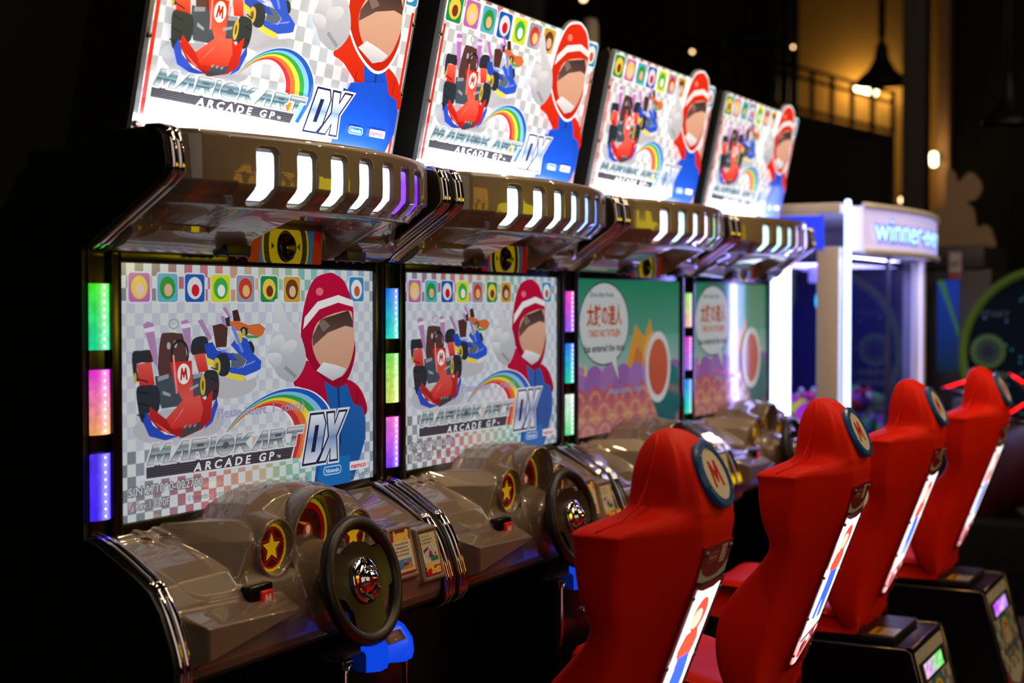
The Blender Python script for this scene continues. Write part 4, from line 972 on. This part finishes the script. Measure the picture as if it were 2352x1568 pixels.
for k, s in enumerate(seats):
    bo = [o for o in bpy.data.objects if o.parent == s and o.name.startswith('base_box')][0]
    V = []; C = []; F = []; nv = Vector((1, 0, 0)).cross(syd); rnd = random.Random(k); a, b2 = DCOL[k]
    for i in range(9):
        for j in range(4): V.append(sb0 + Vector((-.135 + i * .0325, 0, 0)) + syd * (.358 + j * .016) + nv * .0045)
    cv = [lerp(lin(a), lin(b2), min(1, max(0, .5 - (i - 4) * .14 + rnd.uniform(-.35, .35)))) for i in range(9) for j in range(4)]
    cv = [lerp(c_, (1, .85, .7), .45 * (rnd.random() > .72)) for c_ in cv]
    for i in range(8):
        for j in range(3): f = (i * 4 + j, (i + 1) * 4 + j, (i + 1) * 4 + j + 1, i * 4 + j + 1); F.append(f); C.append([cv[q] for q in f])
    mk('rear_display', V, F, V_led, bo, cols=C)
# ------------------------------------------------------------ prize machine
M_glass = mat('tinted_glass', (200, 205, 235), .03, trans=1, spec=.5)
M_ledw = mat('cool_white_led', (240, 245, 255), emit=(170, 205, 255), es=3.2)
M_ledb = mat('white_led_tube', (240, 245, 255), emit=(205, 222, 255), es=4)
M_blueint = mat('blue_inner_panel', (26, 26, 96), .3, noise=(6, .3))
M_signb = mat('lit_sign_box', (235, 235, 250), .3, emit=(185, 175, 250), es=.62)
M_cyan = mat('cyan_lamp_glow', (60, 220, 235), emit=(30, 200, 235), es=1.6)
M_letter = mat('lit_sign_letter', (120, 150, 255), emit=(170, 225, 255), es=2.4)
M_lettere = mat('sign_letter_edge', (70, 60, 200), emit=(60, 40, 210), es=.6)
pm = thing('prize_machine', 'white claw prize machine with bright LED corner posts and a lit winner every header', 'prize machine', (7.0, 1.871, 0))
# local frame: x to the right along the front, y into the machine, z design heights
WX, DY = 1.74, .95
b = MB(); b.box(-.0, .0 + .155, -.0, .10, -.25, 1.80)
f = MB()
f.box(.0, WX, .0, DY, -.25, .42)                                  # plinth
f.box(.0, .09, .035, .145, .42, 1.62).box(WX - .16, WX - .10, .0, .10, .42, 1.62).box(WX - .08, WX - .0, .0, .10, .42, 1.62).box(0, .09, DY - .1, DY, .42, 1.62).box(WX - .1, WX, DY - .1, DY, .42, 1.62)
f.box(.0, WX, .03, DY, 1.78, 1.83).box(0, .05, .14, DY - .1, 1.60, 1.78).box(WX - .05, WX, .14, DY - .1, 1.60, 1.78).box(.05, WX - .05, DY - .05, DY, 1.6, 1.78)
f.out('machine_frame', M_white, pm, bevel=.006)
MB().box(WX - .155, WX - .105, -.010, .0, .42, 1.58).out('right_led_post', mat('lavender_led', (225, 220, 245), .4, emit=(200, 190, 245), es=.65), pm, bevel=.003)
MB().box(.0, .032, -.016, .014, -.05, 1.845).out('corner_led_post', M_ledw, pm, bevel=.012)
MB().box(-.012, .02, .275, .40, .50, 1.58).out('led_tube_post', M_ledb, pm, bevel=.012)
MB().box(.0, .05, .27, .405, .42, .50).box(.0, .05, .27, .405, 1.58, 1.62).out('tube_bracket', M_white, pm, bevel=.004)
MB().box(.9, .93, .01, .04, .42, 1.6).out('window_mullion', mat('dark_mullion', (40, 40, 70), .3), pm)
MB().box(.06, WX - .06, DY - .04, DY - .02, .42, 1.6).box(WX - .10, WX - .08, .10, DY - .04, .42, 1.6).out('back_panel', M_blueint, pm)
MB().box(.09, WX - .16, .018, .024, .42, 1.6).out('front_glass', M_glass, pm)
MB().box(.012, .018, .145, .36, .42, 1.6).box(.012, .018, .47, DY - .1, .42, 1.6).out('side_glass', M_glass, pm)
MB().box(-.006, .0, .11, DY - .12, 1.61, 1.77).out('side_sign', mat('blue_lit_side_sign', (40, 60, 220), .3, emit=(36, 60, 240), es=1.0, noise=(8, .5)), pm)
# curved header sign
P = [(.06, 1.575)]; n = 14
hd = MB(); V = []; F = []
for i in range(n + 1):
    x = .075 + (WX - .07) * i / n; yb = -.06 - .10 * math.sin(math.pi * i / n)
    V += [(x, yb, 1.60), (x, yb, 1.815), (x, .03, 1.815), (x, .03, 1.60)]
F = [(4 * i + j, 4 * i + 4 + j, 4 * i + 4 + (j + 1) % 4, 4 * i + (j + 1) % 4) for i in range(n) for j in range(4)] + [(0, 1, 2, 3), (4 * n + 3, 4 * n + 2, 4 * n + 1, 4 * n)]
hs = hd.add(V, F).out('header_sign', M_signb, pm)
fr = MB()
for z in (1.60, 1.818): fr.tube([(.075 + (WX - .07) * i / n, -.064 - .10 * math.sin(math.pi * i / n), z) for i in range(n + 1)], .016, 8)
fr.out('header_frame', M_white, hs, smooth=True)
A = Art(.003); A.text('winner-every', .0, .0, .165, (255, 255, 255), w=1.22, bold=.03)
def letters(nm, m, dz, hh, x0, bold):
    Vt, Ft, L = text_tris('winner-every', bold); k = 1.24 / L
    V = []
    for vx, vy in Vt:
        x = x0 + vx * k; i = (x - .075) / (WX - .07); V.append((x, -.062 - dz - .10 * math.sin(math.pi * max(0, min(1, i))), 1.655 + vy * .165))
    mk(nm, V, Ft, m, hs)
letters('sign_letter_outline', M_lettere, .006, .1, .18, .05); letters('sign_lettering', M_letter, .010, .1, .18, .0)
# claw assembly
cl = MB(); cl.box(.06, WX - .06, .44, .48, 1.52, 1.55).box(.30, .42, .40, .52, 1.44, 1.54).tube([(.36, .46, 1.44), (.36, .46, 1.30)], .018, 8)
for a in range(3):
    an = R(90 + 120 * a); c_, s_ = math.cos(an), math.sin(an)
    cl.tube([(.36 + c_ * r, .46 + s_ * r, z) for r, z in ((.02, 1.30), (.09, 1.24), (.10, 1.15), (.04, 1.07))], .009, 6)
cl.out('claw', M_chrome, pm, smooth=True)
MB().tube([tuple(p) for p in cat([(.16, .30, 1.52), (.15, .30, 1.40), (.19, .32, 1.33), (.24, .36, 1.36), (.27, .42, 1.46)], 6)], .014, 8).out('claw_hose', M_blackg, pm, smooth=True)
MB().box(.9, 1.05, .3, .45, 1.46, 1.56).box(.55, .75, .25, .3, 1.44, 1.56).out('claw_motor', mat('lilac_housing', (160, 150, 220), .4, emit=(150, 140, 240), es=.5), pm, bevel=.01)  # emission added to lighten the motor housings, which are no lamps
for x_, z_ in ((.50, 1.36), (.30, 1.36), (.36, 1.52)): MB().lathe([(0, -.012), (.035, -.008), (.040, .0), (.035, .01), (0, .012)], (x_, .22, z_), (0, -1, 0), 20).out('cyan_lamp', M_cyan, pm, smooth=True)
light('AREA', 'prize_machine_lamp', (7.0 + .85, 1.871 + .35, 1.55 + ZO), 14, (.5, .45, 1), 1.2, (0, 0, 0), .5)
light('AREA', 'header_under_lamp', (7.0 + .8, 1.80, 1.585 + ZO), 8, (.6, .6, 1), 1.3, (0, 0, 0), .06)
# plush prizes lying on the tray
TRAY = MB().box(.05, WX - .05, .02, DY - .03, .42, .60).out('prize_tray', M_blueint, pm)
def plush(name, cat_, label, x, y, z, r, cols, seed):
    rnd = random.Random(seed); t = thing(name, label, cat_, (7.0 + x, 1.871 + y, z + ZO), rnd.uniform(0, 6), 'plush prizes in the prize machine')
    m0 = mat('plush_%d_%d_%d' % cols[0], cols[0], .9, bump=(80, .5)); m1 = mat('plush_%d_%d_%d' % cols[1], cols[1], .9, bump=(80, .5))
    def ball(nm, c, s, m, par):
        bm = bmesh.new(); bmesh.ops.create_icosphere(bm, subdivisions=3, radius=1); me = bpy.data.meshes.new(nm)
        for v in bm.verts: v.co = Vector((v.co.x * s[0] + c[0], v.co.y * s[1] + c[1], v.co.z * s[2] + c[2]))
        bm.to_mesh(me); bm.free(); me.materials.append(m); me.polygons.foreach_set('use_smooth', [True] * len(me.polygons)); o = bpy.data.objects.new(nm, me); COL.objects.link(o); o.parent = par; return o
    ball('plush_body', (0, 0, r * .8), (r * 1.25, r * .9, r * .8), m0, t); ball('plush_head', (r * 1.1, 0, r * 1.15), (r * .7, r * .65, r * .62), m1, t)
    for s in (-1, 1): ball('plush_ear', (r * 1.1, s * r * .45, r * 1.75), (r * .2, r * .2, r * .32), m0, t)
    for s in (-1, 1): ball('plush_foot', (r * .6, s * r * .75, r * .3), (r * .4, r * .25, r * .28), m1, t)
    return t
random.seed(4)
PC = [('pink', (235, 60, 120)), ('white', (235, 230, 235)), ('yellow', (235, 220, 60)), ('green', (90, 190, 110)), ('violet', (150, 80, 200)), ('red', (215, 40, 50)), ('sky blue', (90, 160, 235)), ('magenta', (220, 50, 190))]
i = 0
spots = []
for row, y in enumerate((.12, .36, .60)):
    for c_ in range(7): spots.append((.16 + c_ * .23 + (row % 2) * .08, y, .60, .085))
for x, y in ((.20, .22), (.45, .24), (.72, .20), (1.0, .24), (1.28, .22), (.34, .48), (.86, .48)): spots.append((x, y, .735, .08))
used = {}
WH = ['at the left corner post', 'by the left window', 'under the claw', 'left of the mullion', 'right of the mullion', 'by the right window', 'at the right post']
for i, (x, y, z, r) in enumerate(spots):
    a, b_ = PC[i * 3 % 8], PC[(i * 5 + 1) % 8]
    if a[0] == b_[0]: b_ = PC[(i * 5 + 2) % 8]
    w_ = WH[min(6, int((x - .1) / .23))]; rw = ['front row', 'middle row', 'back row'][0 if y < .2 else 1 if y < .45 else 2] if z < .7 else 'piled on top'
    plush('plush_toy', 'plush toy', '%s and %s plush toy, %s, %s' % (a[0], b_[0], rw, w_), x, y, z, r, (a[1], b_[1]), i)

# ------------------------------------------------------------ room
struct(MB().box(-3, 24, -6, 10, -.27, -.25).out('floor', mat('floor_dark_wood_look', (62, 54, 60), .45, noise=(3, .35)), None))
struct(MB().box(-3, 24, -6, 10, 6.4, 6.5).out('ceiling', mat('ceiling_black', (12, 11, 12), .8), None))
struct(MB().box(-3, 24, 9.9, 10, -.25, 6.4).out('wall_back', mat('wall_black_paint', (7, 7, 8), .8, noise=(2, .2)), None))
struct(MB().box(-3, 24, -6.1, -6, -.25, 6.4).out('wall_front', mat('wall_black_paint', (7, 7, 8), .8), None))
struct(MB().box(-3.1, -3, -6, 10, -.25, 6.4).out('wall_left', mat('wall_black_paint', (7, 7, 8), .8), None))
struct(MB().box(20.0, 20.1, 4.08, 6.02, -.25, 6.4).out('wall_right', mat('wall_mustard_paint', (176, 132, 58), .7, noise=(1.5, .08)), None))
struct(MB().box(19.75, 19.99, 3.95, 4.09, -.25, 6.4).out('trim_1', mat('wall_corner_trim', (170, 130, 96), .7), None))
struct(MB().box(20.3, 20.4, -6, 10, -.25, 6.4).out('wall_far', mat('wall_black_paint', (7, 7, 8), .8), None))
# wall lamps
M_bulb = mat('warm_bulb', (255, 240, 200), emit=(255, 236, 180), es=9)
def wall_lamp(label, x, y, z, L, tilt, e):
    t = thing('wall_lamp', label, 'wall lamp', (x, y, z), 0, None)
    MB().tube([(-.02, L / 2, tilt), (-.02, -L / 2, -tilt)], .085, 14).out('lamp_tube', M_bulb, t, smooth=True, off=False)
    MB().box(.06, .16, -.08, .08, -.08, .08).tube([(.1, 0, 0), (0, 0, 0)], .03, 8).out('lamp_bracket', M_grey, t, off=False)
    light('POINT', 'wall_lamp_light', (x - .02, y + L / 2 + .12, z + .05), e, (1, .68, .25), .06); light('POINT', 'wall_lamp_light', (x + .1, y - L / 2 - .1, z - .06), e * .4, (1, .68, .25), .06)
wall_lamp('bright tubular wall lamp on the mustard wall, beside the hanging cone lamp', 19.75, 5.02, 4.46 - .02, .24, .06, 9)
wall_lamp('short bright wall lamp low on the mustard wall, right of the dark column', 19.4, 4.06, 3.44, .05, .0, 6)
# pendant lamp
def pendant(label, x, y, z, r, top=6.4 - .25):
    t = thing('pendant_lamp', label, 'pendant lamp', (x, y, z))
    MB().lathe([(r, 0), (r * .98, .03), (r * .80, .07), (r * .50, .14), (r * .28, .24), (r * .22, .36), (r * .10, .40), (r * .08, .46), (0, .46)], (0, 0, 0), (0, 0, 1), 32).lathe([(r * .96, .005), (r * .7, .08), (r * .3, .2)], (0, 0, 0), (0, 0, 1), 32).out('lamp_shade', M_black, t, smooth=True, off=False)
    MB().tube([(0, 0, .44), (0, 0, 6.65 - z)], .035, 8).out('lamp_rod', M_grey, t, smooth=True, off=False)
pendant('black cone pendant lamp silhouetted against the mustard wall', 14, 3.42, 3.65, .25)
pendant('dim black cone pendant lamp against the dark stairs, above the far cabinets', 14, 4.70, 4.12, .28)
pendant('dim black cone pendant lamp at far right of the dark wall', 12, 1.95, 2.98, .20)
# column
cl_ = tag(MB().box(12, 12.2, 2.585, 2.765, -.25, 6.39).out('steel_column', mat('dark_column_paint', (26, 26, 32), .5), None), 'dark steel column in front of the mustard wall', 'column')
c2 = tag(MB().box(14.0, 14.2, 7.05, 7.35, -.25, 6.39).out('steel_column', mat('grey_column_paint', (60, 62, 72), .5), None), 'blurred grey column behind the second lit marquee', 'column')
# stair rail and parapet
rl = thing('stair_balustrade', 'dark stair balustrade with upright posts before the mustard wall', 'balustrade', (17, 0, 0))
pr = [(8.4, 4.6), (5.1, 3.56 - .0), (4.0, 3.25), (4.0, 2.45), (8.4, 3.0)]
q = MB(); q.prism([(7.6, 4.45), (5.115, 3.561), (4.024, 3.26), (4.02, 1.6), (7.6, 1.6)], lambda p: (0, p[0], p[1]), lambda p: (.12, p[0], p[1])); q.out('parapet', mat('parapet_dark', (24, 20, 20), .7), rl)
rr_ = MB()
for a, b_ in (((5.118, 4.104), (4.002, 3.727)), ((5.118, 3.99), (4.002, 3.62)), ((5.115, 3.62), (4.01, 3.30))): rr_.tube([(0, a[0] + (a[0] - b_[0]) * 2, a[1] + (a[1] - b_[1]) * 2), (0, b_[0], b_[1])], .022, 6)
for j in range(14):
    y = 4.02 + j * .235; z0 = 3.30 + (y - 4.01) * .29; rr_.tube([(0, y, z0 - .05), (0, y, z0 + .46)], .03, 6)
rr_.out('railing', M_blackg, rl)
# little lamps far away
M_bokeh = mat('far_bulb', (255, 225, 190), emit=(255, 205, 150), es=6); M_bokw = mat('far_bulb_white', (255, 255, 255), emit=(235, 245, 240), es=3)
def bulb(label, x, y, z, r, m):
    t = thing('ceiling_spotlight', label, 'spotlight', (x, y, z))
    MB().lathe([(0, -r), (r * .7, -r * .7), (r, 0), (r * .7, r * .7), (0, r)], (0, 0, 0), (0, 0, 1), 14).out('spot_bulb', m, t, smooth=True, off=False)
    MB().tube([(0, 0, r * .8), (0, 0, r * 2.2)], r * .8, 10).tube([(0, 0, r * 2), (0, 0, 6.65 - z)], .01, 6).out('spot_housing', M_black, t, off=False)
bulb('small warm spotlight above the second lit marquee', 19, 8.82, 5.97 - .1, .045, M_bokeh)
bulb('small warm spotlight just over the prize machine, left one of two', 19, 6.0, 3.10, .040, M_bokeh)
bulb('small warm spotlight just over the prize machine, right one of two', 19, 5.73, 3.02, .040, M_bokeh)
bulb('small yellow spotlight behind the prize machine header', 17, 3.91, 2.77, .035, M_bokeh)
bulb('small white spotlight between the two warm ones over the prize machine', 19, 5.86, 2.99, .03, M_bokw)
bulb('dim spotlight high above the farthest lit marquee', 19, 5.8, 4.95, .018, M_bokeh)
bulb('amber spotlight glow in the dark ceiling above the stairs', 19, 7.2, 5.0, .022, M_bokeh)
# white finial behind the second marquee
tag(MB().lathe([(.0, 0), (.045, 0), (.05, .04), (.05, .15), (.04, .19), (0, .2)], (8, 3.67, 2.83), (0, 0, 1), 20).out('white_post_cap', mat('off_white_cap', (120, 118, 108), .6), None, smooth=True), 'pale rounded post cap peeking above the second lit marquee', 'post cap')
tag(MB().box(7.97, 8.03, 3.64, 3.70, -.25, 2.83).out('metal_post', M_black, None), 'thin dark post under the pale rounded cap behind the marquees', 'post')

# ------------------------------------------------------------ machines beyond
# dark upright game with a blue screen
g = thing('upright_game', 'black upright game with blue screen and grey top, right of the prize machine', 'game machine', (9.3, 1.62, 0))
MB().box(0, .8, -.02, .56, -.25, 1.56).box(-.02, .8, .02, .54, 1.56, 1.70).out('game_body', mat('charcoal_case', (24, 23, 28), .5), g, bevel=.01)
A = Art(.0005); A.rect(0, 0, .13, .56, (24, 60, 170), (20, 40, 60)); A.poly([(0, .56), (.10, .30), (.13, .2), (.13, .26), (.04, .56)], (60, 110, 70)); A.build('game_screen', V_dim2 if False else mat('x_blue', (20, 50, 160), .3, emit=(22, 58, 190), es=.35) and V_screen, g, (-.003, .300, .93), (0, -1, 0), (0, 0, 1))
A = Art(.0005); A.rect(0, 0, .09, .19, (70, 60, 60)); A.rect(.01, .05, .08, .17, (165, 150, 140)); A.rect(.01, .01, .08, .045, (150, 40, 40)); A.text('HIT', .015, .08, .05, (90, 70, 70), w=.055, bold=.04); A.build('game_label', V_dim, g, (-.024, .235, 1.49), (0, -1, 0), (0, 0, 1))
co = [(0, 0), (.42, 0), (.44, .10), (.40, .16), (.34, .15), (.32, .26), (.28, .31), (.34, .33), (.37, .40), (.34, .47), (.29, .50), (.22, .44), (.20, .50), (.15, .52), (.14, .30), (.06, .27), (0, .2)]
cf = MB(); cf.prism([tuple(p) for p in cat(co, 4, True)], lambda p: (9.9, 2.14 - p[0], 1.695 + p[1]), lambda p: (9.94, 2.14 - p[0], 1.695 + p[1]))
tag(cf.out('display_cutout', mat('plain_wood_board', (112, 92, 80), .7), None), 'pale plain cutout board with bumpy outline standing on the grey-topped game', 'cutout board')
# round game with green rim
d = thing('round_game', 'large dark round game with green rim and starry face at right edge', 'game machine', (9.0, 1.21, 1.05 + .25))
q = MB(); q.lathe([(0, 0), (.47, 0), (.49, .02)], (0, 0, 0), (-1, 0, 0), 64).out('disc_face', mat('night_blue_face', (5, 14, 26), .9, spec=.1, emit=(6, 26, 44), es=.08), d, off=False)
MB().lathe([(.49, -.05), (.52, -.04), (.525, 0), (.52, .045), (.49, .05), (.47, .02)], (0, 0, 0), (-1, 0, 0), 64).out('green_rim', mat('green_rim_plastic', (62, 92, 14), .7, emit=(90, 150, 10), es=.012), d, smooth=True, off=False)
st = MB(); rnd = random.Random(2)
for i in range(60):
    a = rnd.uniform(0, 6.28); r = .44 * math.sqrt(rnd.random()); st.lathe([(.008, 0), (0, .001)], (-.012, r * math.cos(a), r * math.sin(a)), (-1, 0, 0), 8)
st.out('star_dots', mat('teal_star_print', (30, 110, 120), .4, emit=(30, 120, 130), es=.12), d, off=False)
A = Art(.001); A.ell(0, 0, .10, .10, (70, 110, 30)); A.ell(0, 0, .07, .07, (30, 60, 20)); A.ell(0, 0, .034, .036, (8, 10, 10)); A.text('Dream', -.115, -.155, .07, (90, 100, 90), w=.22, bold=.03); A.text('Raiders', -.115, -.215, .07, (90, 100, 90), w=.22, bold=.03)
A.text('START', -.30 + .26, .20, .05, (70, 80, 90), w=.16)
A.build('face_print', V_dim, d, (-.03, .33 + .02, .02), (0, -1, 0), (0, 0, 1), off=False)
MB().box(.02, .25, -.35, .35, -1.30, -.3).out('pedestal', M_black, d, off=False)
# motorcycle ride
mt = thing('motorcycle_ride', 'dark ride-on motorcycle game with glowing red tubes behind the last seat', 'ride-on game', (8.2, .95, 0))
body = MB(); V = []
pf = [(-.55, .35, .10), (-.35, .62, .14), (-.10, .70, .17), (.15, .66, .18), (.40, .55, .16), (.62, .30, .12)]
for y, z, w in pf:
    for a in range(12): V.append((w * math.cos(R(a * 30)), y, z + .24 * math.sin(R(a * 30)) - .1))
F = [(i * 12 + j, i * 12 + (j + 1) % 12, (i + 1) * 12 + (j + 1) % 12, (i + 1) * 12 + j) for i in range(5) for j in range(12)] + [tuple(range(12)), tuple(range(60, 72))[::-1]]
body.add(V, F).out('fairing', mat('maroon_fairing', (52, 10, 12), .4, coat=0, spec=.3, noise=(14, .6)), mt, smooth=True)
MB().box(-.3, .3, -.6, .7, -.25, .22).out('ride_base', mat('speckled_skirt', (14, 12, 12), .8, spec=.1, noise=(25, .9)), mt, bevel=.02)
MB().lathe([(.20, -.05), (.24, -.04), (.25, 0), (.24, .04), (.20, .05), (.14, .03), (.14, -.03), (.20, -.05)], (-.02, .42, .10), (1, 0, 0), 28).out('ride_wheel', M_rubber, mt, smooth=True)
M_redn = mat('red_neon', (255, 20, 20), emit=(255, 12, 16), es=2.2)
for P_ in ([(-.2, .67, .90), (-.2, .53, .95), (-.15, .44, .965)], [(-.2, .335, .985), (-.2, .29, .96), (-.2, .26, .94)], [(-.2, .37, .755), (-.2, .26, .83), (-.2, .12, .88)]):
    MB().tube(P_, .007, 8).out('neon_tube', M_redn, mt, smooth=True)
MB().tube([(-.1, .2, .78), (-.2, .67, .90)], .015, 8).tube([(-.1, .1, .70), (-.2, .37, .755)], .015, 8).tube([(-.1, .1, .72), (-.2, .335, .985)], .012, 8).out('handlebar', M_blackg, mt, smooth=True)
# blue-lit cabinet foot seen between the far seats
bl = thing('ticket_kiosk', 'grey blue-lit ticket kiosk between the two farthest seats', 'kiosk', (8.9, 1.72, 0))
MB().box(-.05, .35, -.14, .02, -.25, .80).out('kiosk_body', mat('kiosk_grey', (60, 66, 90), .4), bl, bevel=.01)
MB().tube([(-.06, .0, .25), (-.06, .0, .72)], .012, 8).out('blue_neon', mat('blue_neon_tube', (20, 40, 255), emit=(16, 30, 255), es=3), bl, smooth=True)

# ------------------------------------------------------------ lit signs across the aisle (they show as reflections in the hoods)
def sign(label, x, y, z, w, h, draw, m):
    t = thing('lit_wall_sign', label, 'lit sign', (x, y, z))
    MB().box(-w / 2 - .05, w / 2 + .05, -.12, -.01, -h / 2 - .05, h / 2 + .05).out('sign_case', M_black, t, off=False, bevel=.01)
    A = Art(.001); draw(A); A.build('sign_face', m, t, (0, 0, 0), (-1, 0, 0), (0, 0, 1), off=False); return t
V_sa = vmat('amber_sign_light', 3.2); V_sy = vmat('yellow_sign_light', 5.0)
def dsw(A):
    A.text('STAR', -.90, .03, .56, (235, 165, 20), w=1.8, bold=.06); A.text('WARS', -.90, -.44, .56, (235, 165, 20), w=1.8, bold=.06)
def dbat(A):
    P = [(0, .12), (.03, .17), (.05, .12), (.09, .14), (.10, .22), (.22, .20), (.42, .08), (.50, -.06), (.44, -.04), (.34, -.06), (.26, -.14), (.16, -.08), (.06, -.14), (0, -.26)]
    P = [(x * 2.1, y * 2.0) for x, y in P]
    A.poly(P + [(-x, y) for x, y in P[-2:0:-1]], (250, 225, 0))
sign('amber STAR WARS sign on the wall across the aisle', 4.45, -2.3, 2.02, 2.0, 1.0, dsw, V_sa)
sign('yellow bat emblem sign on the wall across the aisle', 6.75, -2.3, 2.0, 2.2, 1.0, dbat, V_sy)
